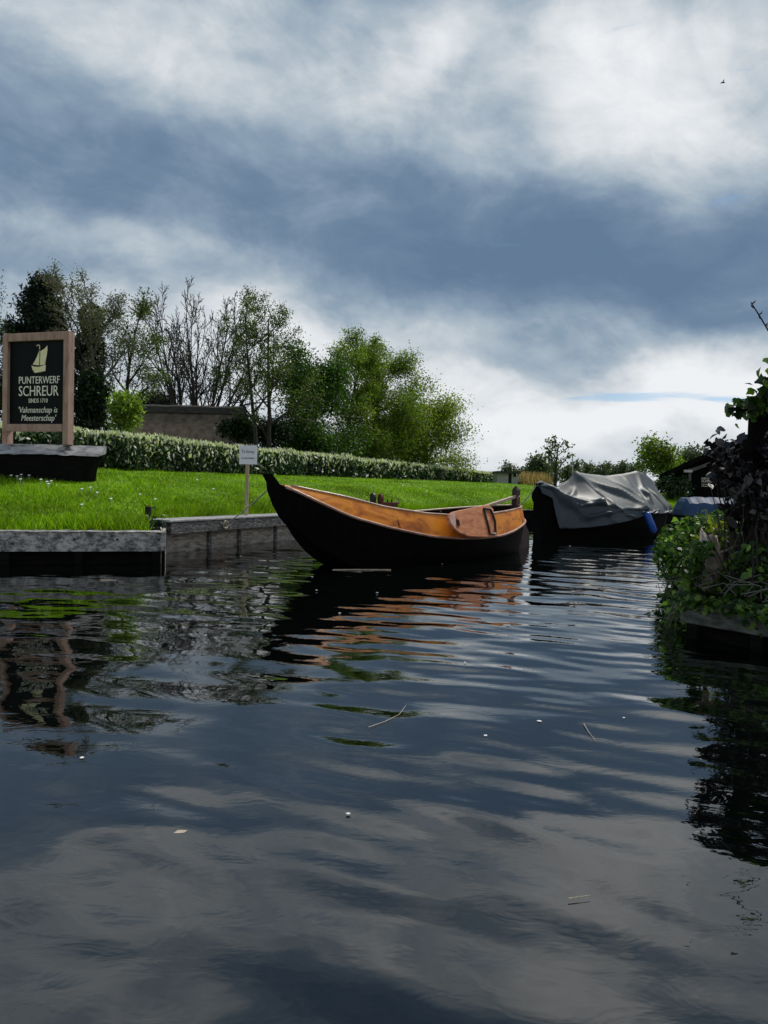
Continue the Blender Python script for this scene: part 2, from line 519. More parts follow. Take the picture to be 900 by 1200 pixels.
# unseen deck behind the photographer, brightened to fill the front faces
back = math_n('MULTIPLY', math_n('SMOOTH_MIN', Y, 0.0, .3), .30)
D = math_n('ADD', D, back)
cr = N('ShaderNodeValToRGB')
E_ = cr.color_ramp.elements
stops = [(0.0, (.86, .88, .905)), (.20, (.68, .72, .755)), (.42, (.43, .505, .575)), (.62, (.26, .348, .45)), (.82, (.162, .242, .352)), (1.0, (.124, .198, .308))]
while len(E_) < len(stops): E_.new(.5)
for k, (p, c) in enumerate(stops):
    E_[k].position = p
    E_[k].color = (*[q / KX for q in c], 1)
L(D, cr.inputs[0])
bgc = N('ShaderNodeBackground'); L(cr.outputs[0], bgc.inputs[0]); bgc.inputs[1].default_value = 1.0
sk = N('ShaderNodeTexSky'); sk.sky_type = 'NISHITA'; sk.sun_disc = False
sk.sun_elevation = SUN_EL; sk.sun_rotation = SUN_AZ; sk.altitude = 0
bgs = N('ShaderNodeBackground'); skt = N('ShaderNodeVectorMath'); skt.operation = 'MULTIPLY'; skt.inputs[1].default_value = (.40, .62, .85)
L(sk.outputs[0], skt.inputs[0]); L(skt.outputs[0], bgs.inputs[0]); bgs.inputs[1].default_value = .05
# small gaps of clear sky low over the far bank
gap = math_n('ADD', blob(735, 466, 80, 5.5, .85, 1, False), blob(850, 468, 60, 4.5, .6, -2, False))
G1 = wnoise(av.outputs[0], 22, 6, .6, .4, (1.1, 3.1, 0), (.35, 3.2, 1))
gap = math_n('ADD', gap, math_n('MULTIPLY', math_n('SUBTRACT', G1, .5), 2.2))
gs = N('ShaderNodeMapRange'); gs.interpolation_type = 'SMOOTHSTEP'
gs.inputs[1].default_value = .30; gs.inputs[2].default_value = .85; gs.inputs[3].default_value = 0; gs.inputs[4].default_value = .6
L(gap, gs.inputs[0])
mxs = N('ShaderNodeMixShader'); L(gs.outputs[0], mxs.inputs[0]); L(bgc.outputs[0], mxs.inputs[1]); L(bgs.outputs[0], mxs.inputs[2])
wo = N('ShaderNodeOutputWorld'); L(mxs.outputs[0], wo.inputs[0])

sun = bpy.data.lights.new('sun', 'SUN')
sun.energy = 1.5
sun.angle = R(14)
sun.color = (1, .95, .86)
so = bpy.data.objects.new('sun', sun)
C.objects.link(so)
sd = Vector((math.sin(SUN_AZ) * math.cos(SUN_EL), math.cos(SUN_AZ) * math.cos(SUN_EL), math.sin(SUN_EL)))
so.rotation_euler = sd.to_track_quat('Z', 'Y').to_euler()
so.location = (20, 20, 40)

# ------------------------------------------------------------------ terrain beyond the canal (star-shaped about a point on the water)
FOC = np.array([3.0, -5.0])
BANK = np.array([(-60, -3), (-30, 1.0), (-12.1, 6.95), (-5.06, 9.95), (-3.24, 10.62), (-3.72, 11.98), (-2.20, 15.45), (.3, 19.05), (4.42, 24.42), (9.9, 26.2), (16, 27.4), (40, 31), (80, 8)])
BZ = [.40, .40, .40, .40, .40, .45, .45, .45, .45, .45, .45, .45, .45]
_bp, _bz = [], []
for i in range(len(BANK) - 1):
    k = max(2, int(np.linalg.norm(BANK[i + 1] - BANK[i]) / .25))
    for j in range(k):
        _bp.append(BANK[i] + (BANK[i + 1] - BANK[i]) * j / k)
        _bz.append(BZ[i] + (BZ[i + 1] - BZ[i]) * j / k)
_bp.append(BANK[-1]); _bz.append(BZ[-1])
_bp = np.array(_bp); _bz = np.array(_bz)
_ang = np.arctan2(_bp[:, 0] - FOC[0], _bp[:, 1] - FOC[1])
_rad = np.hypot(_bp[:, 0] - FOC[0], _bp[:, 1] - FOC[1])


def ground_z(x, y):
    x, y = np.asarray(x, float), np.asarray(y, float)
    a = np.arctan2(x - FOC[0], y - FOC[1])
    r = np.hypot(x - FOC[0], y - FOC[1])
    off = r - np.interp(a, _ang, _rad)
    z0 = np.interp(a, _ang, _bz)
    plate = np.interp(a, [-.6, .05, .16, .3], [1.46, 1.40, 1.25, 1.10])
    z = z0 + (plate - z0) * (1 - np.exp(-np.maximum(off, 0) / 4.0))
    z = z - .5 * (1 - np.exp(-np.maximum(off - 70, 0) / 120))
    z = z + .02 * np.sin(x * 1.7 + y * .6) * np.sin(y * 1.1 - x * .4) * np.clip(off, 0, 1)
    return np.where(off < -.001, -.5, z)


def gz(x, y):
    return float(ground_z(x, y))


offs = np.concatenate([[0, .12, .3, .6], np.arange(1, 16, .5), np.arange(16, 60, 2.5), [65, 80, 100, 140, 200, 300, 500, 900, 1800]])
nA, nO = len(_bp), len(offs)
P = np.zeros((nO, nA, 3))
for k, o_ in enumerate(offs):
    P[k, :, 0] = FOC[0] + np.sin(_ang) * (_rad + o_)
    P[k, :, 1] = FOC[1] + np.cos(_ang) * (_rad + o_)
    P[k, :, 2] = ground_z(P[k, :, 0], P[k, :, 1]) if k else _bz
wall = P[0].copy(); wall[:, 2] = -.6
V = np.concatenate([wall[None], P]).reshape(-1, 3)
idx = np.arange((nO + 1) * nA).reshape(nO + 1, nA)
Fq = np.stack([idx[:-1, :-1], idx[:-1, 1:], idx[1:, 1:], idx[1:, :-1]], -1).reshape(-1, 4)
tag(link_mesh('lawn', V, Fq, M['lawn'], smooth=True), kind='structure')

# canal water: one rippled sheet, fine in the middle, coarse far out
rng = np.random.default_rng(11)
xs = np.concatenate([[-400, -150, -70, -40, -25, -16, -12], np.arange(-9, 9.01, .042), [10, 11, 12.5, 14, 17, 22, 30, 45, 80, 150, 400]])
ys = np.concatenate([[-200, -80, -30, -10, -4, -1], np.arange(0, 8, .035), np.arange(8, 16, .05), np.arange(16, 28, .1), [29, 31, 34, 40, 60]])
GX, GY = np.meshgrid(xs, ys)
H = np.zeros_like(GX)


def wave(H, lam, ang, slope, ph, mod=1.0):
    k = 2 * np.pi / lam
    return H + mod * slope / k * np.sin(k * (GX * math.sin(ang) + GY * math.cos(ang)) + ph + .8 * np.sin(GX * .7 + ph) + .6 * np.sin(GY * .5 + 2 * ph))


calm = 1 / (1 + np.exp((GX + .55 * (GY - 5) * .2 + .9) * 2.2))          # the left of the canal lies calmer
patch = .55 + .45 * np.sin(GX * 1.1 + .7 * GY + 1) * np.sin(GY * .8 - GX * .5)
for k in range(26):
    lam = rng.uniform(.17, .58)
    H = wave(H, lam, R(rng.normal(24, 18)), .0112 * rng.uniform(.6, 1.3), rng.uniform(0, 6.28), (.30 + .70 * (1 - calm)) * (.6 + .4 * patch))
for k in range(16):
    lam = rng.uniform(.5, 1.5)
    H = wave(H, lam, R(rng.uniform(-80, 80)), .0070 * rng.uniform(.6, 1.3), rng.uniform(0, 6.28))
for k in range(14):
    lam = rng.uniform(.18, .36)
    H = wave(H, lam, R(rng.uniform(-70, 70)), .0040 * rng.uniform(.6, 1.3), rng.uniform(0, 6.28), patch)
fade = np.clip((9 - np.abs(GX)) / 2, 0, 1) * np.clip((28 - GY) / 4, 0, 1) * np.clip((GY + .0) / .5, 0, 1)
V = np.stack([GX, GY, H * fade], -1).reshape(-1, 3)
idx = np.arange(GX.size).reshape(GX.shape)
Fq = np.stack([idx[:-1, :-1], idx[:-1, 1:], idx[1:, 1:], idx[1:, :-1]], -1).reshape(-1, 4)
tag(link_mesh('canal_water', V, Fq, M['water'], smooth=True), kind='structure')


# ------------------------------------------------------------------ foliage helpers
def unit(v):
    return v / np.maximum(np.linalg.norm(v, axis=-1, keepdims=True), 1e-9)


def leaf_cards(P, size, rng, aspect=.5, up=0.0, droop=0.0, nrm=None, nspread=1.0, axis=None, aspread=1.0, lobed=False, fold=.18, oval=False):
    """one small leaf per point -> V,F. size scalar or array of leaf lengths"""
    P = np.asarray(P, float)
    n = len(P)
    size = np.broadcast_to(np.asarray(size, float), (n,)) * rng.uniform(.65, 1.3, n)
    nr = rng.normal(size=(n, 3)) * nspread
    if nrm is not None: nr = nr + nrm
    nr[:, 2] += up
    nr = unit(nr)
    ax = rng.normal(size=(n, 3)) * aspread
    if axis is not None: ax = ax + axis
    ax[:, 2] -= droop
    ax = unit(ax - nr * (ax * nr).sum(1, keepdims=True))
    sd_ = np.cross(nr, ax)
    l = size[:, None]
    wd = l * aspect
    if lobed:
        sh = [(-.5, 0, 0), (-.42, .55, .10), (-.05, .80, .16), (.12, .42, .08), (.60, 0, -.06), (.12, -.42, .08), (-.05, -.80, .16), (-.42, -.55, .10)]
    elif oval:
        sh = [(-.5, 0, 0), (-.28, .32, .10), (.02, .5, .16), (.28, .34, .08), (.55, 0, -.10), (.28, -.34, .08), (.02, -.5, .16), (-.28, -.32, .10)]
    else:
        sh = [(-.5, 0, 0), (-.05, .5, fold), (.5, 0, 0), (-.05, -.5, fold)]
    k = len(sh)
    V = np.stack([P + ax * l * a + sd_ * wd * b_ + nr * wd * c_ for a, b_, c_ in sh], 1).reshape(-1, 3)
    F = np.arange(n * k).reshape(n, k)
    return V, F


def blades(P, h, w_, rng, lean=.35):
    n = len(P)
    a = rng.uniform(0, 6.283, n)
    d = np.stack([np.cos(a), np.sin(a), np.zeros(n)], 1)
    h = np.broadcast_to(h, (n,)) * rng.uniform(.5, 1.3, n)
    ln = rng.normal(size=(n, 2)) * lean
    tip = P + np.concatenate([ln * h[:, None], h[:, None]], 1)
    V = np.stack([P - d * w_ / 2, P + d * w_ / 2, tip], 1).reshape(-1, 3)
    return V, np.arange(3 * n).reshape(n, 3)


class Tree:
    def __init__(s, seed):
        s.r = np.random.default_rng(seed)
        s.mb = MB()
        s.tips = []

    def limb(s, p, d, length, rad, lev_, par):
        r = s.r
        n = max(3, int(round(length / par['seg'][min(lev_, len(par['seg']) - 1)])))
        n = min(n, 14)
        pts, rads = [np.array(p)], [rad]
        d = np.array(d) / np.linalg.norm(d)
        wob, trop = par['wob'][lev_], par['trop'][lev_]
        for i in range(n):
            d = d + r.normal(size=3) * wob + np.array([0, 0, trop])
            d = d / np.linalg.norm(d)
            pts.append(pts[-1] + d * length / n)
            rads.append(max(rad * (1 - (i + 1) / n) ** par.get('taper', .8), rad * .22, par.get('rmin', .006)))
        s.mb.tube(pts, rads, 7 if lev_ == 0 else 4 if lev_ == 1 else 3, caps=False)
        if lev_ >= par.get('leaf_from', 2):
            for q in pts[1:]:
                s.tips.append(q)
        if lev_ >= par['levels']:
            return
        k = par['kids'][lev_]
        k = max(1, int(r.normal(k, k * .15)))
        t0 = par['start'][lev_]
        az0 = r.uniform(0, 6.28)
        for j in range(k):
            tt = t0 + (1 - t0) * (j + r.uniform(.1, .9)) / k
            f = tt * n
            i0 = min(int(f), n - 1)
            q = pts[i0] + (pts[i0 + 1] - pts[i0]) * (f - i0)
            dd = unit(pts[i0 + 1] - pts[i0])
            az0 += 2.4 + r.normal() * .4
            a = unit(np.cross(dd, np.array([.3, .2, 1.0]) if abs(dd[2]) < .9 else np.array([1.0, 0, 0])))
            c = np.cross(dd, a)
            an = R(par['ang'][lev_] * r.uniform(.75, 1.25))
            nd = dd * math.cos(an) + (a * math.cos(az0) + c * math.sin(az0)) * math.sin(an)
            sh = par.get('shape', lambda q_: 1 - .55 * q_)(tt) if lev_ == 0 else (1 - .45 * tt)
            s.limb(q, nd, length * par['ratio'][lev_] * sh * r.uniform(.8, 1.2), max(rads[i0] * par.get('rr', .55), par.get('rmin', .006)), lev_ + 1, par)


BARE = dict(levels=3, kids=[12, 9, 7], start=[.22, .2, .15], ang=[34, 36, 38], ratio=[.55, .46, .42], wob=[.05, .09, .12, .14], trop=[.03, .07, .06, .05],
            seg=[.7, .5, .4, .3], rmin=.011, leaf_from=2)
OPEN = dict(BARE, kids=[13, 8, 5], ang=[48, 42, 42], ratio=[.42, .5, .45], trop=[.02, .03, .02, .0])
FULL = dict(BARE, kids=[18, 8, 4], start=[.14, .2, .2], ang=[60, 45, 45], ratio=[.42, .48, .5], trop=[.02, .02, .0, 0], leaf_from=1)


def make_tree(name, label, px, Y, ytop, par, leaf=None, nleaf=0, lsize=.12, scat=.25, seed=1, bark='bark', rad=.12, lean=(0, 0), stems=1, fan=.35,
              cat='tree', group=None, droop=0.0, width=None, aspect=.6, ybase=None, crown_name='crown', filt=None):
    base = at(px, 560, Y)
    bz_ = gz(base.x, base.y) if ybase is None else at(px, ybase, Y).z
    base = Vector((base.x, base.y, bz_))
    H_ = at(px, ytop, Y).z - bz_
    tr = Tree(seed)
    for k in range(stems):
        a = tr.r.uniform(-1, 1)
        if stems > 1:
            d = (fan * ((k + .5) / stems * 2 - 1) + lean[0], tr.r.normal() * fan * .6 + lean[1], 1)
        else:
            d = (lean[0], lean[1], 1)
        tr.limb(np.array(base) + np.array([0, 0, -.1]), d, H_ * (.86 if par['levels'] > 1 else 1) * (tr.r.uniform(.85, 1.0) if stems > 1 else 1), rad * (1 if stems == 1 else .6), 0, par)
    V = np.array(tr.mb.v)
    top = V[:, 2].max()
    s_ = (H_) / max(.1, (top - bz_))
    sx = s_ if width is None else (width / FPX * Y) / (np.percentile(V[:, 0], 99) - np.percentile(V[:, 0], 1))
    o = np.array(base)

    def fit(q):
        return o + (q - o) * np.array([sx, sx, s_])
    root = empty(name, base, label, cat, group)
    link_mesh('trunk', fit(V), tr.mb.f, M[bark], root, smooth=True)
    if leaf and nleaf:
        T = fit(np.array(tr.tips))
        if filt is not None:
            T = T[filt(T, base, H_)]
        pick = T[tr.r.integers(0, len(T), nleaf)] + tr.r.normal(size=(nleaf, 3)) * scat * np.array([1, 1, .8])
        LV, LF = leaf_cards(pick, lsize, tr.r, aspect, up=.3, droop=droop)
        link_mesh(crown_name, LV, LF, M[leaf], root)
    return root, tr, fit


def cloud_points(n, ell, rng, shell_=.55):
    """points in the outer part of a set of ellipsoids [(c, r)], by surface weight"""
    wts = np.array([r[0] * r[1] + r[0] * r[2] + r[1] * r[2] for c, r in ell]); wts = wts / wts.sum()
    k = rng.choice(len(ell), n, p=wts)
    d = unit(rng.normal(size=(n, 3)))
    rr = rng.uniform(shell_, 1.05, n)[:, None]
    c = np.array([np.array(e[0]) for e in ell])[k]
    r = np.array([np.array(e[1]) for e in ell])[k]
    return c + d * r * rr, d


# ------------------------------------------------------------------ grass blades and daisies
rng = np.random.default_rng(5)
n = 150000
ai = rng.uniform(_ang[np.searchsorted(_ang, -.75)], .42, n)
off = np.abs(rng.exponential(3.6, n))
rb = np.interp(ai, _ang, _rad)
gx = FOC[0] + np.sin(ai) * (rb + off); gy = FOC[1] + np.cos(ai) * (rb + off)
keep = (gy > 7) & (off < 32) & (np.abs(gx / gy) < .62)
gx, gy, off = gx[keep], gy[keep], off[keep]
hh = np.where(off < .5, .15, .066) * (1 + .4 * np.sin(gx * 2.1) * np.sin(gy * 1.7))
V, F = blades(np.stack([gx, gy, ground_z(gx, gy) - .01], 1), hh, .020, rng, .45)
tag(link_mesh('grass', V, F, M['blade']), 'short bright green grass growing all over the lawn', 'grass', kind='stuff')


def disc_poly(n, r0, r1, rot=0):
    return [((r0 if k % 2 == 0 else r1) * math.cos(2 * math.pi * k / n + rot), (r0 if k % 2 == 0 else r1) * math.sin(2 * math.pi * k / n + rot)) for k in range(n)]


mb = MB()
mb.prism(disc_poly(16, .026, .017), (0, 0, .09), (1, 0, 0), (0, .9, .35), (0, -.3, .9), .006)
mb.tube([(0, 0, 0), (0, 0, .09)], .003, 4)
daisy = mb.build('daisy', M['petal'])
spots = [(13, 562), (20, 563.5), (25, 561), (24, 567), (34, 562), (48, 567.5), (55, 570), (60, 569), (57, 573), (96, 598), (106, 577), (114, 583), (96, 579), (130, 591), (164, 585), (182, 590), (250, 577), (500, 578), (472, 572), (231, 566)]
for i, (px, py) in enumerate(spots):
    o = daisy if i == 0 else daisy.copy()
    if i: C.objects.link(o)
    best = None
    for d_ in np.arange(10, 40, .1):
        p = at(px, py, d_)
        e = abs(p.z - gz(p.x, p.y))
        if gz(p.x, p.y) > 0 and (best is None or e < best[0]): best = (e, p)
        if best and best[0] < .02: break
    p = best[1]
    o.location = (p.x, p.y, gz(p.x, p.y))
    tag(o, 'small white daisy growing in the green lawn', 'flower', 'white daisies in the lawn')

# ------------------------------------------------------------------ left bank: old coping beam on posts, then the timber jetty
def xy(p, z):
    return Vector((p[0], p[1], z))


A0, A1 = Vector((-12, 6.9, 0)), Vector((-2.95, 10.42, 0))
# the visible beam: straight run that ends at A1
B0, B1 = Vector((-4.94, 9.76, 0)), A1
dA = (B1 - B0).normalized()
A0 = B0 - dA * 4.2
nA_ = Vector((dA.y, -dA.x, 0))
root = empty('bank_revetment', (B0 + B1) / 2, 'speckled grey coping beam edging the lawn at the left, on posts darkened like the shade beneath it', 'revetment')
mb = MB()
n = 60
secs = []
for i in range(n + 1):
    p = A0 + (B1 - A0) * i / n
    j = [mnoise.noise(Vector((i * .6, k * 7.1, 2))) * .012 for k in range(6)]
    ring = [(0 + j[0], .17), (0 + j[1] * .8, .415), (.012, .432 + j[2]), (-.26, .436 + j[3]), (-.28, .42), (-.28, .17)]
    secs.append([p + nA_ * a + Vector((0, 0, z)) for a, z in ring])
mb.loft(secs, close=True, cap=True)
mb.build('coping_beam', M['coping'], root)
mb = MB().beam(A0 - nA_ * .16 + Vector((0, 0, -.1)), B1 - nA_ * .16 + Vector((0, 0, -.1)), .05, .52)
mb.build('backing_boards', M['black_wood'], root)
for k, s_ in enumerate((.12, 1.1, 1.98, 2.9, 3.8)):
    p = B1 - dA * s_ - nA_ * .07
    MB().beam(p + Vector((0, 0, -.5)), p + Vector((0, 0, .168)), .11, .11, up=nA_).build('post', M['black_wood'], root)  # boards and posts near-black to paint in the shadow under the beam
# bolts on the beam face
for s_ in (.09, .62, 1.15):
    p = B1 - dA * s_ + nA_ * .006 + Vector((0, 0, .33))
    MB().tube([p, p + nA_ * .018], .017, 8).build('bolt', M['iron'], root)

J0, J1 = Vector((-3.36, 11.86, 0)), Vector((-1.55, 16.15, 0))
dJ = (J1 - J0).normalized()
nJ = Vector((dJ.y, -dJ.x, 0))
root = empty('timber_jetty', (J0 + J1) / 2, 'low dark timber jetty beside the orange boat, with a ring for its rope', 'jetty')
zt = .50
MB().beam(J0 - nJ * .17 + Vector((0, 0, zt)), J1 - nJ * .17 + Vector((0, 0, zt)), .52, .035).build('deck_plank', M['jetty_top'], root)
MB().beam(J0 + nJ * .03 + dJ * .03 + Vector((0, 0, zt - .112)), J1 + nJ * .03 + Vector((0, 0, zt - .112)), .10, .185).build('fascia_beam', M['jetty_dark'], root)
MB().beam(J0 - nJ * .07 - dJ * .03 + Vector((0, 0, .06)), J1 - nJ * .07 + Vector((0, 0, .06)), .06, .46).build('wall_boards', M['jetty_wall'], root)
MB().beam(J0 - nJ * .40 - dJ * .02 + Vector((0, 0, .2)), J0 + nJ * .02 - dJ * .02 + Vector((0, 0, .2)), .05, .56).build('end_board', M['jetty_dark'], root)
# return board closing the step between beam and jetty
MB().beam(Vector((-3.05, 10.5, .15)), Vector((-3.40, 11.95, .15)), .05, .5).build('return_board', M['jetty_wall'], root)
for s_ in (1.15, 2.05, 3.3):
    p = J0 + dJ * s_ - nJ * .035
    MB().beam(p + Vector((0, 0, -.4)), p + Vector((0, 0, .29)), .07, .09, up=nJ).build('post', M['jetty_dark'], root)
# mooring ring with a few turns of rope
rp = at(277, 615, 13.05)
s_ = (Vector((rp.x, rp.y, 0)) - J0).dot(dJ)
rp = J0 + dJ * s_ + nJ * .10 + Vector((0, 0, .40))
mb = MB()
for q in range(3):
    pts = [rp + dJ * (.055 + .006 * q) * math.cos(a) + Vector((0, 0, (.05 + .008 * q) * math.sin(a))) + nJ * (.01 * q + .008 * math.sin(3 * a)) for a in np.linspace(0, 2 * math.pi, 17)]
    mb.tube(pts, .009, 6)
mb.tube([rp - dJ * .04, rp - dJ * .09 + Vector((0, 0, .02)), rp - dJ * .12 + Vector((0, 0, .05))], .008, 5)
mb.build('mooring_ring', M['rope'], root, smooth=True)

p = at(174, 597, 12.1)
mb = MB().tube([(p.x, p.y, .2), (p.x, p.y, .70), (p.x, p.y, .715)], [.055, .052, .04], 9)
tag(mb.build('mooring_post', M['bark'], origin=(p.x, p.y, .4)), 'short dark wooden stub in the grass by the jetty end', 'post')
rng = np.random.default_rng(21)
P0 = np.array([p.x + .05, p.y - .55, .42])
P = P0 + rng.normal(size=(420, 3)) * np.array([.16, .35, .09])
P[:, 2] = np.maximum(P[:, 2], .36)
LV, LF = leaf_cards(P, .085, rng, .45, up=.5)
root = empty('weed', tuple(P0), 'clump of dark weeds between coping beam and jetty', 'plant')
link_mesh('foliage', LV, LF, M['leaf_ivy_dark'], root)
mb = MB()
for k in range(40):
    e_ = Vector(P[k * 10])
    mb.tube([(P0[0], P0[1], .36), (e_.x, e_.y, max(.38, e_.z - .05)), e_ + Vector((.01, 0, .03))], .005, 4)
mb.build('stems', M['leaf_ivy_dark'], root)

# ------------------------------------------------------------------ old black hull carrying the big sign
TR = at(119, 540, 13.9)
dT = Vector((math.cos(R(18)), -math.sin(R(18)), 0))
nT = Vector((-math.sin(R(18)), -math.cos(R(18)), 0))
TR = TR + nT * .55
gT = gz(TR.x - 1.5, TR.y + .6)
zt0, zt1 = at(60, 562, 13.7).z, at(100, 521, 13.5).z
root = empty('boat_trough', Vector((TR.x, TR.y, 0)) - dT * 2 + Vector((0, 0, zt0)), 'old black wooden hull lying on the lawn under the signboard', 'old boat')
mb = MB()
secs = []
n = 36
for i in range(n + 1):
    u = i / n
    L_ = 4.4 * (1 - u)                      # distance back from the raked end
    c = Vector((TR.x, TR.y, 0)) - dT * L_ - nT * .55
    bw = .62 * (1 - .86 * max(0, 1 - L_ / 1.5) ** 2)
    j = mnoise.noise(Vector((i * .8, 3, 1))) * .015
    topz = zt1 - .17 + j
    inset = .26
    secs.append([(c + nT * bw * .80, zt0 - .15), (c + nT * bw, topz), (c - nT * bw, topz), (c - nT * bw * .80, zt0 - .15)])
out = []
for i, sec in enumerate(secs):
    L_ = 4.4 * (1 - i / n)
    rake = max(0, 1 - L_ / .30)
    row = []
    for q, z in sec:
        hfrac = (z - zt0) / (zt1 - zt0)
        row.append(Vector((q.x, q.y, z)) - dT * (.26 * (1 - max(0, hfrac)) * rake))
    out.append(row)
mb.loft(out, close=True, cap=True)
mb.build('hull', M['black_wood'], root)
mb = MB()
secs = []
for i in range(n + 1):
    u = i / n
    L_ = 4.4 * (1 - u) - .02
    c = Vector((TR.x, TR.y, 0)) - dT * L_ - nT * .55
    bw = .62 * (1 - .86 * max(0, 1 - L_ / 1.5) ** 2)
    j = mnoise.noise(Vector((i * 1.3, 8, 1))) * .03
    j2 = mnoise.noise(Vector((i * 1.7, 18, 1))) * .02
    secs.append([c + nT * (bw + .05) + Vector((0, 0, zt1 - .19 + j)), c + nT * (bw + .015) + Vector((0, 0, zt1 - .16)), c + nT * (bw - .20) + Vector((0, 0, zt1 + j2 * .4)),
                 c - nT * (bw + .02) + Vector((0, 0, zt1 + .0)), c - nT * (bw + .02) + Vector((0, 0, zt1 - .14))])
mb.loft(secs, close=True, cap=True)
mb.build('gunwale_planks', M['plank_grey'], root)

# big signboard standing in it
SR = at(79, 518, 13.75)
zb, ztop = zt1 + .004, at(79, 387.5, 13.75).z
SW = 1.47
SL = Vector((SR.x, SR.y, 0)) - dT * SW
ez = Vector((0, 0, 1))
bk = -nT
root = empty('signboard', SL + dT * SW / 2 + Vector((0, 0, zb)), 'tall black signboard in a pinkish timber frame with white and yellow lettering', 'sign')
pw, pd = .115, .16
for s0, nm in ((0, 'post'), (SW - pw, 'post')):
    c = SL + dT * (s0 + pw / 2) + bk * pd / 2
    MB().box(c + ez * (zb + ztop - .0) / 2, ez * (ztop - zb) / 2, dT * pw / 2, bk * pd / 2, .008).build(nm, M['sign_frame'], root)
zr = at(40, 497, 14.0).z
MB().beam(SL + dT * pw + bk * .08 + ez * (ztop - .075), SL + dT * (SW - pw) + bk * .08 + ez * (ztop - .075), .15, .145).build('top_rail', M['sign_frame'], root)
MB().beam(SL + dT * (pw + .002) + bk * .05 + ez * (zr - .065), SL + dT * (SW - pw - .002) + bk * .05 + ez * (zr - .065), .13, .13).build('bottom_rail', M['sign_frame'], root)
mb_ = MB().box(SL + dT * SW / 2 + bk * .085 + ez * (zr + ztop - .15) / 2, dT * (SW / 2 - pw), bk * .02, ez * (ztop - .15 - zr) / 2)
pan = mb_.build('panel', M['sign_black'], root)
fo = SL + bk * .0645                      # front face of the panel


def sx_(px): return (px - 2.0) / 77.0 * SW
def sz_(py): return at(42, py, 13.97).z


for txt, x0, x1, y0, y1, sl in (('PUNTERWERF', 19, 66.5, 440.5, 449, 0), ('SCHREUR', 19, 65.5, 451.5, 463.5, 0), ('SINDS 1710', 30.5, 53, 466.5, 471.5, 0),
                               ("'Vakmanschap is", 18, 65, 476, 485.5, .18), ("Meesterschap'", 22, 63, 485.5, 495, .18)):
    hgt = sz_(y0) - sz_(y1)
    write('lettering', txt, fo + dT * sx_(x0) + ez * sz_(y1), dT, ez, nT, (x1 - x0) / 77 * SW - sl * hgt, hgt, M['letters'], pan, sl)


def px6(poly): return [(sx_(x / 6), sz_(370 + y / 6)) for x, y in poly]


mb = MB()
mb.prism(px6([(258, 238), (256, 345), (232, 343), (212, 338), (224, 318), (240, 285)]), fo, dT, ez, nT, .006)
mb.prism(px6([(312, 208), (313, 240), (308, 275), (297, 340), (262, 346), (264, 245), (290, 232)]), fo, dT, ez, nT, .006)
mb.prism(px6([(203, 345), (222, 354), (255, 356), (302, 342), (300, 385), (270, 392), (226, 398), (209, 372)]), fo, dT, ez, nT, .006)
mb.prism(px6([(236, 204), (252, 197), (261, 206), (261, 232), (256, 232), (256, 209), (250, 203), (238, 210)]), fo, dT, ez, nT, .006)
mb.build('boat_emblem', M['emblem'], pan)

# ------------------------------------------------------------------ small sale notice
pb = at(288.5, 597, 14.3)
pt = at(291, 545, 14.3)
gb = gz(pb.x, pb.y)
root = empty('notice', (pb.x, pb.y, gb), 'small white notice on a pale wooden stake in the grass above the jetty', 'sign')
tp = at(290.5, 520, 14.3)
MB().beam((pb.x, pb.y, gb - .15), (tp.x, tp.y, tp.z - .03), .065, .05, up=(0, 1, 0)).build('stake', M['post_pale'], root)
bl, br_, tl_ = at(280.3, 544, 14.24), at(301, 544.2, 14.24), at(281.5, 522, 14.24)
exN = (br_ - bl); wN = exN.length; exN.normalize()
ezN = (tl_ - bl); ezN -= exN * ezN.dot(exN); hN = ezN.length; ezN.normalize()
nN = exN.cross(ezN)
mb_ = MB().box(bl + exN * wN / 2 + ezN * hN / 2 - nN * .012, exN * wN / 2, ezN * hN / 2, nN * .009)
nbd = mb_.build('board', M['white_board'], root)
write('lettering', 'Te koop', bl + exN * wN * .12 + ezN * hN * .55 + nN * -.003, exN, ezN, nN, wN * .72, hN * .22, M['ink'], nbd, th=.004)
write('lettering', 'te bezichtigen', bl + exN * wN * .12 + ezN * hN * .26 + nN * -.003, exN, ezN, nN, wN * .74, hN * .13, M['ink'], nbd, th=.004)

# ------------------------------------------------------------------ hedge with cream blossoms
HB = [(-40, 12.0), (-13, 17.5), (-7.3, 20.5), (-6.7, 24), (-4.95, 29.5), (-2.1, 37), (2.6, 48), (8.57, 60)]
HT = [2.3, 2.3, 2.25, 2.25, 2.26, 2.30, 2.22, 2.08]
rng = np.random.default_rng(31)
seg = []
for i in range(len(HB) - 1):
    k = max(4, int((Vector(HB[i + 1]) - Vector(HB[i])).length / .25))
    for j in range(k):
        f = j / k
        seg.append((HB[i][0] * (1 - f) + HB[i + 1][0] * f, HB[i][1] * (1 - f) + HB[i + 1][1] * f, HT[i] * (1 - f) + HT[i + 1] * f))
seg = np.array(seg)
ker = np.ones(9) / 9
sm = np.stack([np.convolve(np.pad(seg[:, k], 4, mode='edge'), ker, 'valid') for k in range(3)], 1)
hd = unit(np.gradient(sm[:, :2], axis=0))
hn = np.stack([hd[:, 1], -hd[:, 0]], 1)            # towards the canal
hg = ground_z(sm[:, 0], sm[:, 1])
root = empty('hedge', (sm[60, 0], sm[60, 1], hg[60]), 'long clipped laurel hedge with cream blossoms along the top of the lawn', 'hedge')
mb = MB()
secs = []
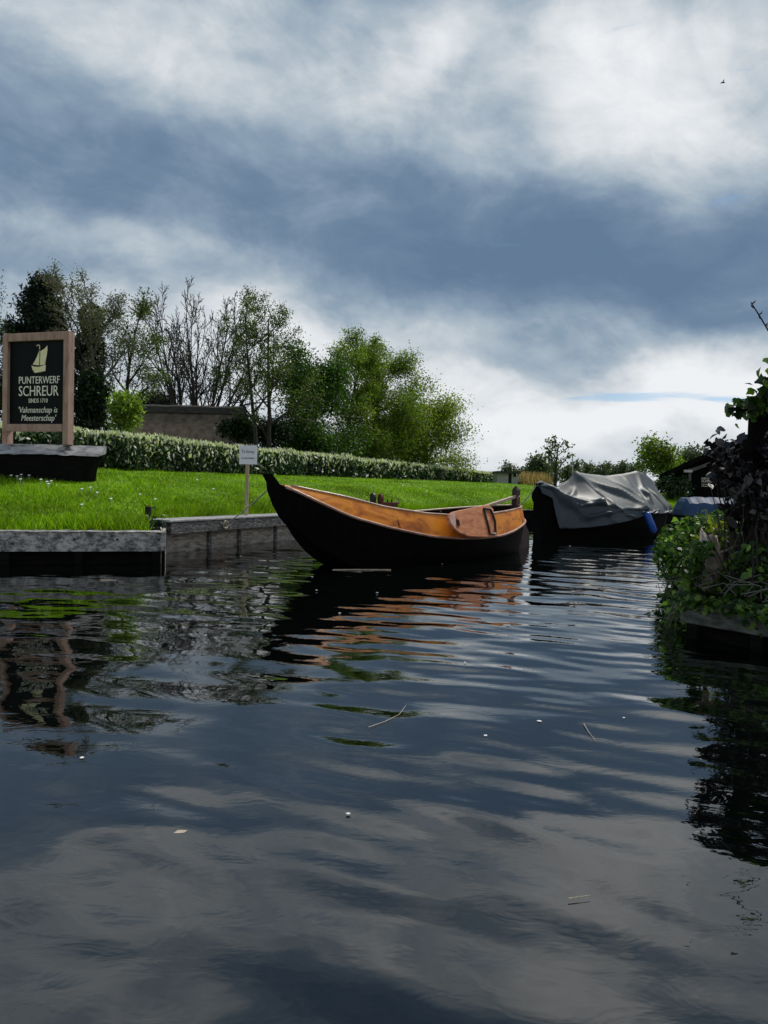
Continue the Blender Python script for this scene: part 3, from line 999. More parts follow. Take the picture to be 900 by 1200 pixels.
for i in range(len(sm)):
    a = [mnoise.noise(Vector((i * .35, q * 3.3, 1))) * .10 for q in range(4)]
    c = Vector((sm[i, 0], sm[i, 1], 0)); nn = Vector((hn[i, 0], hn[i, 1], 0))
    zt_ = sm[i, 2] - .14
    secs.append([c + nn * (.28 + a[0]) + ez * hg[i], c + nn * (.36 + a[1]) + ez * (zt_ - .25), c + nn * (.2 + a[2]) + ez * (zt_ + a[3]), c - nn * .5 + ez * (zt_ + a[3]), c - nn * .7 + ez * hg[i]])
mb.loft(secs)
mb.build('dark_core', M['leaf_dark'], root)  # solid dark core, added so the hedge is not seen through
# foliage: front face and top
n = 52000
# weight towards the near part
wt = 1 / np.maximum(np.hypot(sm[:, 0], sm[:, 1]), 16) ** 1.5
wt *= np.where(sm[:, 0] < -14, .1, 1)
i = rng.choice(len(sm), n, p=wt / wt.sum())
dist = np.hypot(sm[i, 0], sm[i, 1])
hz = rng.uniform(0, 1, n)
topm = rng.uniform(0, 1, n) < .28
lump = np.array([mnoise.noise(Vector((k * .22, 0, 5))) for k in range(len(sm))])[i]
fo_ = .42 + rng.normal(size=n) * .07 + lump * .24
zz_ = hg[i] + .05 + hz * (sm[i, 2] - hg[i] - .05)
fo_ = np.where(topm, rng.uniform(-.5, .45, n), fo_ - .15 * np.clip(hz - .8, 0, 1))
zz_ = np.where(topm, sm[i, 2] - .03 + rng.normal(size=n) * .07 + lump * .14, zz_)
P = np.stack([sm[i, 0] + hn[i, 0] * fo_ + rng.normal(size=n) * .12, sm[i, 1] + hn[i, 1] * fo_ + rng.normal(size=n) * .12, zz_], 1)
nr = np.stack([hn[i, 0], hn[i, 1], np.full(n, .5)], 1)
LV, LF = leaf_cards(P, np.clip(dist * .0058, .11, .28), rng, .45, nrm=nr * .8, axis=np.array([0, 0, .9]), aspread=.8)
link_mesh('foliage', LV, LF, M['hedge_leaf'], root)
n = 12500
i = rng.choice(len(sm), n, p=wt / wt.sum())
dist = np.hypot(sm[i, 0], sm[i, 1])
q = np.abs(rng.exponential(.17, n)) ** 1.15
lump = np.array([mnoise.noise(Vector((k * .22, 0, 5))) for k in range(len(sm))])[i]
P = np.stack([sm[i, 0] + hn[i, 0] * rng.uniform(-.3, .58, n), sm[i, 1] + hn[i, 1] * rng.uniform(-.3, .58, n), sm[i, 2] + .11 - q + lump * .16], 1)
P[:, :2] += hn[i] * (.2 * np.clip(q * 3, 0, 1))[:, None]
LV, LF = leaf_cards(P, np.clip(dist * .0072, .14, .34), rng, .42, nrm=np.stack([hn[i, 0], hn[i, 1], np.zeros(n)], 1) * 1.5, axis=np.array([0, 0, 2.2]), aspread=.5)
link_mesh('blossoms', LV, LF, M['hedge_flower'], root)

# ------------------------------------------------------------------ thatched house behind the hedge
Yh = 38.0
rl, rr_ = at(163, 478, Yh), at(283, 476, Yh)
eb = 1.5
root = empty('thatched_house', ((rl.x + rr_.x) / 2, Yh, gz(rl.x, Yh)), 'low house with a brown thatched roof behind the hedge', 'house')
zg = gz(rl.x, Yh)
zr_ = rl.z
xl, xr = rl.x - .1, rr_.x + .1
ze = zr_ - 3.0


def roofpt(u, v, side):
    x = xl + (xr - xl) * u
    hip = (.9 * v if u > .5 else .15 * v)
    x += hip * (2 * u - 1) * (1 if abs(u - .5) > .499 else abs(2 * u - 1))
    y = Yh + side * v * 3.0
    z = zr_ - v * 3.0 + mnoise.noise(Vector((x * .9, y * .9, side))) * .06
    return Vector((x, y, z))


mb = MB()
for side in (-1, 1):
    mb.loft([[roofpt(u, v, side) for u in np.linspace(0, 1, 30)] for v in np.linspace(0, 1, 12)])
for u in (0, 1):
    mb.loft([[roofpt(u, v, -1), roofpt(u, v, 1)] for v in np.linspace(0, 1, 12)])
rf = mb.build('roof', M['thatch'], root)
mb = MB()
mb.loft([[Vector((xl - .12 + (xr - xl + .24) * u, Yh + a, zr_ + b_ + mnoise.noise(Vector((u * 9, a, 2))) * .04)) for a, b_ in ((-.32, -.22), (-.2, .10), (0, .19), (.2, .10), (.32, -.22))] for u in np.linspace(0, 1, 24)], close=True, cap=True)
mb.build('ridge', M['thatch_ridge'], rf)
mb = MB().box(((xl + xr) / 2, Yh, (zg + ze) / 2 - .1 + .3), ((xr - xl) / 2 - .1, 0, 0), (0, 2.6, 0), (0, 0, (ze - zg) / 2 + .4))
mb.build('wall', M['jetty_wall'], root)

# ------------------------------------------------------------------ trees left to right
make_tree('leafy_tree', 'thin budding tree cut by the left edge of the picture', -12, 23, 305, OPEN, 'leaf_sparse', 3600, .075, .13, 101, rad=.10, width=70)
# dark pine: whorls of drooping branches with clumped needles
PINE = dict(levels=2, kids=[50, 9], start=[.10, .25], ang=[78, 42], ratio=[.34, .35], wob=[.02, .05, .08], trop=[.02, .035, .02], seg=[.5, .35, .3], rmin=.012, leaf_from=1,
            shape=lambda q: 1.25 * (1 - q) ** .75 + .16)
make_tree('pine_tree', 'broad blackish pine behind the signboard', 42, 24, 327, PINE, 'leaf_dark', 24000, .18, .13, 102, rad=.16, width=92, aspect=.26)
root, tr, fit = make_tree('willow_tree', 'tall pale willow with ivy round its trunk, right of the pine', 104, 25.5, 322,
                          dict(BARE, kids=[9, 8, 7], start=[.42, .15, .1], ang=[32, 30, 34], ratio=[.62, .5, .42], rmin=.009), 'leaf_grey', 8500, .06, .11, 103, bark='bark_pale', rad=.17, width=92, lean=(.13, 0))
rng = np.random.default_rng(41)
b_ = Vector(root.location)
ellv = [((b_.x + .05 * math.sin(k * 2), b_.y, b_.z + .45 * k), (.42 + .14 * math.sin(k * 1.7), .42, .5)) for k in range(1, 12)]
ellv += [((b_.x + .15, b_.y, b_.z + .9), (.75, .6, .9))]
P, d_ = cloud_points(9000, ellv, rng, .7)
LV, LF = leaf_cards(P, .13, rng, .7, nrm=d_ * .8)
link_mesh('trunk_ivy', LV, LF, M['leaf_ivy_dark'], root)
make_tree('loose_tree', 'open tree with thin young leaves between the willow and the bare tree', 146, 27, 345, dict(OPEN, start=[.3, .2, .15]), 'leaf_sparse', 7500, .07, .13, 104, rad=.12, width=74)
make_tree('bare_tree', 'bare many stemmed tree fanning out above the thatched roof', 229, 43, 329, dict(BARE, kids=[9, 7, 6], start=[.22, .15, .1], ratio=[.5, .5, .48], ang=[33, 34, 36], trop=[.015, .035, .03, .03], rmin=.018, rr=.62, seg=[.9, .7, .5, .4]),
          None, 0, seed=105, rad=.30, stems=10, fan=.85, width=152)
make_tree('slender_tree', 'slender leaning tree with few leaves at the right end of the thatched roof', 302, 33, 335, dict(OPEN, start=[.30, .2, .15], rmin=.013), 'leaf_sparse', 4200, .085, .13, 106, rad=.14, lean=(-.14, 0), width=80)
make_tree('alder_tree', 'tall sparse alder with dark buds left of the dense green tree', 318, 34, 341, dict(OPEN, start=[.22, .2, .15], rmin=.013), 'leaf_sparse', 9000, .08, .14, 107, rad=.14, lean=(.03, 0), width=92)
make_tree('dense_tree', 'dense deep green tree right of the tall sparse alder', 352, 39, 402, FULL, 'leaf_green', 33000, .13, .38, 108, rad=.16, width=108)
make_tree('birch_tree', 'upright birch with pale drooping leaves behind the dense green tree', 402, 44, 390, dict(FULL, kids=[14, 8, 4], ang=[45, 45, 45], start=[.25, .2, .2]), 'leaf_birch', 15500, .115, .2, 109, rad=.15, width=76, droop=.6)
make_tree('birch_tree', 'leaning birch with a yellowish crown, tallest tree near the right end of the row', 432, 46, 407, dict(FULL, kids=[12, 8, 4], ang=[48, 45, 45], start=[.3, .2, .2]), 'leaf_birch', 25000, .12, .36, 110, rad=.18, lean=(.10, 0), width=100, droop=.6)
make_tree('maple_tree', 'low yellow green tree at the right end of the tree row', 500, 50, 470, dict(FULL, kids=[16, 8, 4], start=[.08, .15, .2]), 'leaf_yellow', 24000, .14, .48, 111, rad=.13, width=96)
make_tree('understorey_tree', 'low bushy tree in front of the birches', 455, 47, 478, dict(FULL, start=[.06, .15, .2]), 'leaf_birch', 17000, .14, .5, 112, rad=.10, width=88)


def bush(name, label, px, Y, y0, y1, wpx, leaf, n, size, seed, cat='shrub', aspect=.55, zb_=None, lumps=7, flat=.7):
    c0 = at(px, (y0 + y1) / 2, Y)
    hz_ = abs(at(px, y0, Y).z - at(px, y1, Y).z) / 2
    wx = wpx / FPX * Y / 2
    r = np.random.default_rng(seed)
    base = Vector((c0.x, c0.y, gz(c0.x, c0.y) if zb_ is None else zb_))
    ell = []
    for k in range(lumps):
        a = r.uniform(-1, 1, 3)
        ell.append(((c0.x + a[0] * wx * .55, c0.y + a[1] * wx * .4, c0.z + a[2] * hz_ * .45), (wx * r.uniform(.35, .6), wx * flat * r.uniform(.35, .6), hz_ * r.uniform(.4, .62))))
    root = empty(name, base, label, cat)
    mb = MB()
    for e in ell:
        p1 = Vector(e[0])
        mid = (base + p1) / 2 + Vector((r.normal() * .05, r.normal() * .05, .1))
        mb.tube([base, mid, p1], [.03, .02, .01], 5)
    mb.build('stems', M['bark'], root)
    P, d = cloud_points(n, ell, r, .3)
    P = P + r.normal(size=P.shape) * wx * .13
    P[:, 2] = np.maximum(P[:, 2], base.z + .02)
    V_, F_ = leaf_cards(P, size, r, aspect, nrm=d * .6, up=.2)
    link_mesh('foliage', V_, F_, M[leaf], root)
    return root


bush('lime_shrub', 'bright lime green shrub rising behind the hedge by the willow', 141, 22.5, 452, 515, 54, 'leaf_lime', 4200, .10, 121)
bush('yew_bush', 'low blackish bush above the left end of the thatched roof', 182, 45, 462, 482, 52, 'leaf_dark', 2500, .18, 122)
bush('ivy_bush', 'dark bush against the right end of the thatched roof', 276, 34, 482, 522, 44, 'leaf_ivy_dark', 4200, .14, 123)
bush('shade_bush', 'dark green bush under the slender tree', 318, 35, 488, 530, 46, 'leaf_ivy_dark', 3200, .15, 124)
bush('shade_bush', 'dark shrub between willow trunk and lime shrub', 108, 24, 430, 512, 40, 'leaf_ivy_dark', 3600, .13, 125)

bush('hedgerow_shrub', 'dark green shrub between the dense green tree and the hedge', 362, 37, 486, 540, 76, 'leaf_green', 6500, .14, 126)
bush('hedgerow_shrub', 'mid green shrub below the leaning birch', 425, 43, 500, 545, 70, 'leaf_birch', 5200, .14, 127)
# ------------------------------------------------------------------ far right background
tl0 = dict(levels=2, kids=[10, 6], start=[.2, .2], ang=[52, 45], ratio=[.45, .5], wob=[.05, .1, .1], trop=[.02, .03, .02], seg=[1.2, .8, .6], rmin=.03, leaf_from=1)
for k, (px, Y, y0, wd, nl, lab) in enumerate([(594, 95, 544, 17, 900, 'small round far tree above the wooden shed'), (612, 100, 547, 18, 800, 'thin far tree right of the wooden shed'),
                                              (628, 80, 537, 22, 1500, 'larger far tree behind the tan reeds'), (644, 85, 545, 16, 900, 'far tree close left of the young planted tree'),
                                              (665, 90, 549, 12, 700, 'narrow far tree just left of the grey boat cover')]):
    make_tree('far_tree', lab, px, Y, y0, tl0, 'leaf_far', nl, .36, .38, 130 + k, rad=.14, width=wd, group='far trees beyond the lawn', ybase=572)
for k in range(11):
    px = 676 + k * 7.2 + (k * 37 % 5) - 2
    make_tree('far_willow', 'slim grey green tree in the far row above the boat cover', px, 105 + (k * 7 % 9), 541 + (k * 5 % 8), dict(tl0, ang=[26, 26], trop=[.02, .08, .05]), 'leaf_far', 420, .38, .3, 140 + k, rad=.10, width=11,
              group='far row of slim trees', ybase=572)
make_tree('round_tree', 'round olive tree left of the boathouse roof', 776, 48, 517, dict(FULL, start=[.2, .2, .2], ang=[50, 45, 45]), 'leaf_birch', 4200, .18, .32, 151, rad=.12, width=34, ybase=572)
make_tree('far_tree', 'far tree whose top shows just above the boathouse roof slope', 812, 62, 528, dict(FULL, start=[.2, .2, .2]), 'leaf_far', 2600, .24, .4, 152, rad=.12, width=46, ybase=572, group='far trees beyond the lawn')
make_tree('far_tree', 'low far tree peeping over the middle of the boathouse roof', 840, 70, 530, dict(FULL, start=[.2, .2, .2]), 'leaf_far', 1800, .26, .4, 153, rad=.12, width=40, ybase=572, group='far trees beyond the lawn')

# young tree with a support stake
yt = dict(levels=2, kids=[11, 4], start=[.38, .3], ang=[42, 38], ratio=[.42, .42], wob=[.03, .08, .08], trop=[.0, .05, .03], seg=[.5, .4, .3], rmin=.014, leaf_from=1)
root, tr, fit = make_tree('young_tree', 'young planted tree with few leaves standing beside a thin stake', 650.5, 38, 510, yt, 'leaf_sparse', 330, .15, .10, 161, rad=.06, width=34, ybase=571)
p0, p1 = at(671, 572, 38), at(671, 534, 38)
tag(MB().tube([p0, p1], .022, 6).build('stake', M['pale_trim'], origin=tuple(p0)), 'thin pale stake right of the young planted tree', 'stake')

# tan reeds
rng = np.random.default_rng(51)
pa, pb_ = at(608, 570, 58), at(640, 570, 58)
n = 1500
P = np.stack([rng.uniform(pa.x, pb_.x, n), 58 + rng.normal(size=n) * 1.0, np.full(n, pa.z - .1)], 1)
P[:, 2] = ground_z(P[:, 0], P[:, 1])
V, F = blades(P, .95, .10, rng, .2)
tag(link_mesh('reeds', V, F, M['reed'], origin=(pa.x, 58, float(P[:, 2].mean()))), 'patch of dry tan reeds right of the wooden shed', 'reeds', kind='stuff')

# wooden shed at the end of the hedge
Ys = 50
s0, s1 = at(582, 570, Ys), at(608, 570, Ys)
zs, zsr = gz(s0.x, Ys), at(590, 554.5, Ys).z
root = empty('shed', ((s0.x + s1.x) / 2, Ys, zs), 'small grey plank shed with a flat roof at the end of the hedge', 'shed')
wx = s1.x - s0.x
MB().box((s0.x + wx * .26, Ys + .9, (zs + zsr) / 2), (wx * .26, 0, 0), (0, .9, 0), (0, 0, (zsr - zs) / 2)).build('wall', M['shed'], root)
MB().box((s0.x + wx * .76, Ys + 1.4, (zs + zsr) / 2), (wx * .235, 0, 0), (0, .4, 0), (0, 0, (zsr - zs) / 2)).build('back_wall', M['bay_shade'], root)  # near-black colour paints the shade of the open bay on its back wall
MB().box((s0.x + wx * .97, Ys + .1, (zs + zsr) / 2), (.06, 0, 0), (0, .06, 0), (0, 0, (zsr - zs) / 2)).build('post', M['shed'], root)
MB().box((s0.x + wx * .70, Ys + .05, (zs + zsr) / 2), (.05, 0, 0), (0, .05, 0), (0, 0, (zsr - zs) / 2)).build('post', M['shed'], root)
MB().box((s0.x + wx * .84, Ys + .1, zs + .28), (wx * .12, 0, 0), (0, .05, 0), (0, 0, .25)).build('low_panel', M['shed'], root)
MB().box((s0.x + wx * .5, Ys + .85, zsr + .06), (wx * .53, 0, 0), (0, 1.15, 0), (0, 0, .07)).build('roof', M['shed_roof'], root)
q0, q1 = at(608, 564.5, Ys - .3), at(618, 572, Ys - .3)
mb = MB().prism([(0, 0), (q1.x - q0.x, q1.z - q0.z), (0, q1.z - q0.z)], q0, (1, 0, 0), (0, 0, 1), (0, 1, 0), 1.2)
tag(mb.build('ramp', M['shed_roof'], origin=(q0.x, q0.y, q1.z)), 'dark sloping lid leaning at the right side of the shed', 'lid')

# far bank boards behind the boats
root = empty('far_revetment', (4.45, 24.3, 0), 'dark board edge of the lawn behind the two boats', 'revetment')
pts = [Vector((-1.5, 16.2, 0)), Vector((.42, 18.95, 0)), Vector((4.46, 24.33, 0)), Vector((9.9, 26.12, 0)), Vector((16, 27.3, 0)), Vector((30, 29.5, 0))]
mb = MB()
for a, b_ in zip(pts[:-1], pts[1:]):
    mb.beam(a + ez * .08, b_ + ez * .08, .06, .74)
mb.build('boards', M['black_wood'], root)
mb = MB()
for a, b_ in zip(pts[:-1], pts[1:]):
    mb.beam(a + ez * .468, b_ + ez * .468, .16, .03)
mb.build('cap_plank', M['jetty_dark'], root)

# ------------------------------------------------------------------ the orange and black punter
PB, PS = Vector((-1.456, 9.615, 0)), Vector((2.482, 14.592, 0))
LP = (PS - PB).length
dP = (PS - PB) / LP
nP = Vector((dP.y, -dP.x, 0))
T_ = [0, .04, .10, .17, .28, .41, .52, .62, .72, .80, .88, .94, .98, 1.0]
BK = [.035, .10, .30, .44, .60, .72, .76, .76, .74, .68, .56, .42, .27, .10]
ZK = [1.13, 1.085, .90, .72, .555, .415, .365, .35, .365, .42, .49, .54, .585, .60]
BT = [.03, .075, .215, .33, .48, .61, .655, .66, .64, .585, .47, .345, .22, .08]
ZT = [1.165, 1.11, 1.04, .97, .83, .735, .70, .70, .725, .75, .775, .795, .81, .815]


def smooth_interp(t, ys):
    ts = np.linspace(0, 1, 401)
    y = np.interp(ts, T_, ys)
    k = 21
    y2 = np.convolve(np.pad(y, k // 2, mode='reflect', reflect_type='odd'), np.hanning(k + 2)[1:-1] / np.hanning(k + 2)[1:-1].sum(), 'valid')
    return float(np.interp(t, ts, y2))


def pc(t, b_, z):
    return PB + dP * (LP * t) + nP * b_ + ez * z


root = empty('punter', pc(.5, 0, 0), 'black tarred wooden punter with an orange varnished top strake, moored at the jetty', 'boat')
ts = np.linspace(0, 1, 61)
mb = MB()
secs = []
for t_ in ts:
    b_, z = smooth_interp(t_, BK), smooth_interp(t_, ZK)
    # bottom rises to the bow; keel line rakes
    zb_ = float(np.interp(t_, [0, .012, .04, .07, .09, .14, .20, .30], [1.02, .87, .71, .55, .44, .24, .04, -.16])) + max(0, (t_ - .9) / .1) ** 2 * .10
    zb_ = min(zb_, z - .04)
    bb = b_ * (.62 if t_ > .15 else .25 + .37 * t_ / .15)
    zc = zb_ + (z - zb_) * .45
    bc = bb + (b_ - bb) * .58
    secs.append([pc(t_, b_, z), pc(t_, bc, zc), pc(t_, bb, zb_), pc(t_, -bb, zb_), pc(t_, -bc, zc), pc(t_, -b_, z)])
mb.loft(secs)
mb.add(secs[-1], [(0, 1, 2, 3, 4, 5)])
mb.add(secs[0], [(5, 4, 3, 2, 1, 0)])
mb.build('hull', M['tar'], root, smooth=False)
for sgn, nm in ((1, 'near'), (-1, 'far')):
    i0 = 4
    a, b_ = [], []
    mb = MB()
    secs = []
    for t_ in ts[2:]:
        k_, z, tb, zt_ = smooth_interp(t_, BK), smooth_interp(t_, ZK), smooth_interp(t_, BT), smooth_interp(t_, ZT)
        zt_ = max(zt_, z + .02)
        secs.append([pc(t_, sgn * k_, z), pc(t_, sgn * (k_ * .55 + tb * .45), z * .5 + zt_ * .5), pc(t_, sgn * tb, zt_), pc(t_, sgn * (tb - .03), zt_), pc(t_, sgn * (k_ * .55 + tb * .45 - .035), z * .5 + zt_ * .5), pc(t_, sgn * (k_ - .04), z)])
    mb.loft(secs, close=True, cap=True)
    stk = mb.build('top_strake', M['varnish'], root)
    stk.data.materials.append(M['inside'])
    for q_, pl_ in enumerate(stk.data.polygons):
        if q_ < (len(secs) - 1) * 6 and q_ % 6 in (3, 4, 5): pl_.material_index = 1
    MB().tube([pc(t_, sgn * (smooth_interp(t_, BK) + .012), smooth_interp(t_, ZK) - .005) for t_ in ts[2:]], .020, 6).build('rubbing_rail', M['rail'], stk, smooth=True)
    MB().tube([pc(t_, sgn * (smooth_interp(t_, BT) - .012), max(smooth_interp(t_, ZT), smooth_interp(t_, ZK) + .02) + .008) for t_ in ts[3:]], .020, 6).build('gunwale', M['rail'] if sgn > 0 else M['pale_wood'], stk, smooth=True)
# inside floor and side lining
mb = MB()
secs = []
for t_ in ts[8:-2]:
    k_, z = smooth_interp(t_, BK) - .05, smooth_interp(t_, ZK)
    secs.append([pc(t_, k_, z), pc(t_, k_ * .62, .10 + max(0, .3 - t_) * 1.6), pc(t_, -k_ * .62, .10 + max(0, .3 - t_) * 1.6), pc(t_, -k_, z)])
mb.loft(secs)
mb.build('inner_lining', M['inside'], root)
for t_ in (.36, .60, .80):
    k_ = smooth_interp(t_, BK) - .06
    z = smooth_interp(t_, ZK) + .06
    MB().beam(pc(t_, -k_, z), pc(t_, k_, z), .20, .035).build('thwart', M['inside'], root)
for t_ in (.30, .42, .50, .56, .66, .74, .86):
    k_, z, tb, zt_ = smooth_interp(t_, BK) - .055, smooth_interp(t_, ZK), smooth_interp(t_, BT) - .045, smooth_interp(t_, ZT)
    for sgn in (-1, 1):
        MB().tube([pc(t_, sgn * k_ * .62, .14), pc(t_, sgn * k_, z), pc(t_, sgn * tb, zt_ - .02)], .022, 5).build('rib', M['dark_red'], root)
# butt joints in the near strake
for t_ in (.305, .60, .90):
    k_, z, tb, zt_ = smooth_interp(t_, BK), smooth_interp(t_, ZK), smooth_interp(t_, BT), smooth_interp(t_, ZT)
    MB().beam(pc(t_, k_ + .004, z + .02), pc(t_, tb + .004, zt_ - .02), .012, .006, up=nP).build('joint', M['inside'], root)
# foredeck between the strakes at the bow
mb = MB()
secs = []
for t_ in ts[2:9]:
    tb, zt_ = smooth_interp(t_, BT), max(smooth_interp(t_, ZT), smooth_interp(t_, ZK) + .02)
    secs.append([pc(t_, -tb + .02, zt_ - .02), pc(t_, 0, zt_ + .0), pc(t_, tb - .02, zt_ - .02)])
mb.loft(secs)
mb.build('foredeck', M['black_wood'], root)
# stem post: raked, rising above the bow
stem = [(309, 555), (313, 563), (317, 572), (320, 583), (322, 593), (329, 606), (341, 620), (356, 634), (372, 650)]
axis_pts = []
for px, py in stem:
    best = min(((abs(at(px, py, (PB + dP * (LP * tt)).y).x - (PB + dP * (LP * tt)).x), tt) for tt in np.linspace(-.05, .4, 1800)))
    c = PB + dP * (LP * best[1])
    axis_pts.append(Vector((c.x, c.y, at(px, py, c.y).z)))
mb = MB()
thick = [.10, .13, .16, .22, .30, .36, .36, .34, .3]
secs = []
for q, wd in zip(axis_pts, thick):
    h_ = dP * wd
    secs.append([q - nP * .035, q + nP * .035, q + nP * .05 + h_, q - nP * .05 + h_])
mb.loft(secs, close=True, cap=True)
mb.build('stem_post', M['tar'], root)
# stern post with pointed head, rudder and tiller
q = pc(1.0, 0, 0)
mb = MB()
zt2 = at(604, 569.5, q.y).z
mb.loft([[q + dP * a + nP * b_ + ez * z for a, b_ in ((-.05, -.05), (.09, -.05), (.09, .05), (-.05, .05))] for z in (-.2, .5, zt2 - .08)] +
        [[q + dP * a + nP * b_ + ez * zt2 for a, b_ in ((.0, -.012), (.03, -.012), (.03, .012), (0, .012))]], close=True, cap=True)
mb.build('stern_post', M['dark_red'], root)
MB().prism([(.10, -.3), (.60, -.3), (.56, .28), (.36, .50), (.16, .74), (.10, .74)], q - nP * .025, dP, ez, nP, .05).build('rudder', M['dark_red'], root)
t0_, t1_ = at(566, 594.5, pc(.83, 0, 0).y), at(608, 580.5, q.y + .06)
MB().beam(t0_, t1_, .05, .06).build('tiller', M['pale_wood'], root)
b0 = pc(.985, .1, .80)
MB().tube([b0, b0 + ez * .16 + dP * .01, b0 + ez * .20 + nP * .04], .016, 6).build('belaying_pin', M['rail'], root, smooth=True)
b0 = pc(.44, -.1, .74)
MB().tube([pc(.50, -.62, .70), pc(.50, -.60, .80)], .01, 5).build('oar_pin', M['iron'], root)
# leeboard raised on the near side
Yl = 12.93
lo = at(550, 616, Yl)
exl, ezl = dP.copy(), ez.copy() * .93 - nP * .36
ezl.normalize()
nl = exl.cross(ezl)
if nl.dot(nP) < 0: nl = -nl


def lee(px, py):
    # intersect the pixel ray with the board's plane
    r = ray(px, py)
    d = (lo - CAM).dot(nl) / r.dot(nl)
    p = CAM + r * d
    return ((p - lo).dot(exl), (p - lo).dot(ezl))


tc0 = 0
lt = min(np.linspace(.3, .95, 600), key=lambda t_: abs(pc(t_, smooth_interp(t_, BK), .4).x / pc(t_, smooth_interp(t_, BK), .4).y - lo.x / lo.y))
lo = pc(lt, smooth_interp(lt, BK) + .055, .52)
outline = [(569, 592.3), (575, 597.5), (577.5, 613), (580, 629.5), (571, 631), (547, 630), (537, 626.5), (529, 621), (524.5, 615), (522.2, 608), (523.3, 604), (527, 601), (536, 598.8), (547, 596.7), (558, 594.4)]
poly = [lee(*p_) for p_ in outline]
ln = empty('leeboard', lo, 'red brown leeboard with an iron loop hung on the orange boat', 'leeboard')
mb = MB().prism(poly, lo, exl, ezl, nl, .055)
lbl = o = mb.build('blade', M['leeboard'], ln)
bv = o.modifiers.new('bevel', 'BEVEL'); bv.width = .012; bv.segments = 2; bv.limit_method = 'ANGLE'
endp = [(523.5, 604.5), (522.7, 608), (525, 614.6), (529.5, 620.5), (531, 614), (528.5, 607), (531, 601)]
MB().prism([lee(*p_) for p_ in endp], lo + nl * .0555, exl, ezl, nl, .006).build('worn_edge', M['endgrain'], lbl)
ring_o = [lee(*p_) for p_ in [(563, 597.3), (570.5, 598.2), (573.5, 604), (576.2, 612), (577, 626), (575, 627.5), (570, 627), (568.3, 618), (565, 606)]]
cxr, czr = np.mean([p_[0] for p_ in ring_o]), np.mean([p_[1] for p_ in ring_o])
mb = MB()
pts = [lo + exl * a + ezl * b_ + nl * .068 for a, b_ in ring_o]
mb.tube(pts + [pts[0], pts[1]], .017, 6)
mb.build('iron_loop', M['iron'], lbl)
kn = [lee(*p_) for p_ in [(531, 609), (534, 612), (535, 618), (532.5, 617), (530.5, 613)]]
MB().prism(kn, lo + nl * .0625, exl, ezl, nl, .007).build('knot', M['inside'], lbl)
# second leeboard's tackle: rusty winch on the far rail
wt_ = .50
wp = at(444, 589, 12.75)
wroot = empty('winch', (wp.x, wp.y, wp.z - .1), 'small rusty winch with two upright discs on the far rail of the orange boat', 'winch')
exw = dP


def wat(px, py): return at(px, py, 12.75)


for (px, py, rx, ry, mt) in ((437, 584.5, .085, .10, 'iron'), (446, 585.5, .08, .10, 'rust')):
    c = wat(px, py)
    ax_ = Vector((.85, .5, 0)).normalized()
    sdv = Vector((-.5, .85, 0))
    mb = MB()
    mb.loft([[c + ax_ * a + (sdv * math.cos(th) * rx * k_ + ez * math.sin(th) * ry * k_) for th in np.linspace(0, 2 * math.pi, 17)[:-1]] for a, k_ in ((-.022, .8), (-.015, 1), (.015, 1), (.022, .8))], close=True, cap=True)
    mb.build('disc', M[mt], wroot)
MB().beam(wat(424, 589.3), wat(442, 590.5), .07, .035).build('bracket', M['rust'], wroot)
MB().beam(wat(447, 590.5), wat(466, 591.5), .12, .075).build('drum', M['rust'], wroot)
for px in (430, 454, 459):
    MB().tube([wat(px, 589), wat(px, 585)], .013, 6).build('pin', M['iron'], wroot)
MB().tube([wat(463, 590), wat(468, 588.5)], .025, 7).build('handle', M['rail'], wroot)
p0 = wat(440, 592); p1 = pc(.5, -.3, .45)
MB().beam(wat(445, 592), (wat(445, 592).x, wat(445, 592).y, .42), .06, .06, up=dP).build('stand', M['inside'], wroot)


# ------------------------------------------------------------------ mooring ropes
def rope(name, label, a, b_, sag, rad, mat):
    a, b_ = Vector(a), Vector(b_)
    pts = []
    for k in range(17):
        u = k / 16
        p = a.lerp(b_, u)
        p.z -= sag * 4 * u * (1 - u)
        pts.append(p)
    mb = MB().tube(pts, rad, 6)
    return tag(mb.build(name, mat, origin=tuple(a), smooth=True), label, 'rope')


st = axis_pts[2] - dP * .02
rope('mooring_rope', 'pale mooring rope from the bow of the orange boat to the jetty ring', st, rp + nJ * .01, .02, .009, M['rope'])

# ------------------------------------------------------------------ boat under the grey tarpaulin
GB_, GS = Vector((3.43, 17.46, 0)), Vector((7.4, 21.0, 0))
LG = (GS - GB_).length
dG = (GS - GB_) / LG
nG = Vector((dG.y, -dG.x, 0))


def gp(t_, b_, z): return GB_ + dG * (LG * t_) + nG * b_ + ez * z


gt = [0, .06, .15, .3, .5, .7, .85, .95, 1.0]
gb_ = [.06, .30, .58, .88, 1.0, .96, .78, .52, .36]
gzv = [1.18, 1.06, .90, .74, .66, .64, .66, .70, .72]
root = empty('covered_boat', gp(.5, 0, 0), 'black boat wrapped in a grey tarpaulin beyond the orange boat', 'boat')
mb = MB()
secs = []
for t_ in np.linspace(0, 1, 40):
    b_, z = np.interp(t_, gt, gb_), np.interp(t_, gt, gzv)
    zb_ = -.2 + max(0, (.12 - t_) / .12) ** 2 * .12
    secs.append([gp(t_, b_, z), gp(t_, b_ * .88, z * .4), gp(t_, b_ * .6, zb_), gp(t_, -b_ * .6, zb_), gp(t_, -b_ * .88, z * .4), gp(t_, -b_, z)])
mb.loft(secs)
mb.add(secs[-1], [(0, 1, 2, 3, 4, 5)]); mb.add(secs[0], [(5, 4, 3, 2, 1, 0)])
mb.add([p_ + ez * -.02 for s_ in (secs[0], secs[-1]) for p_ in (s_[0], s_[-1])], [(0, 1, 3, 2)])
mb.build('hull', M['tar'], root)
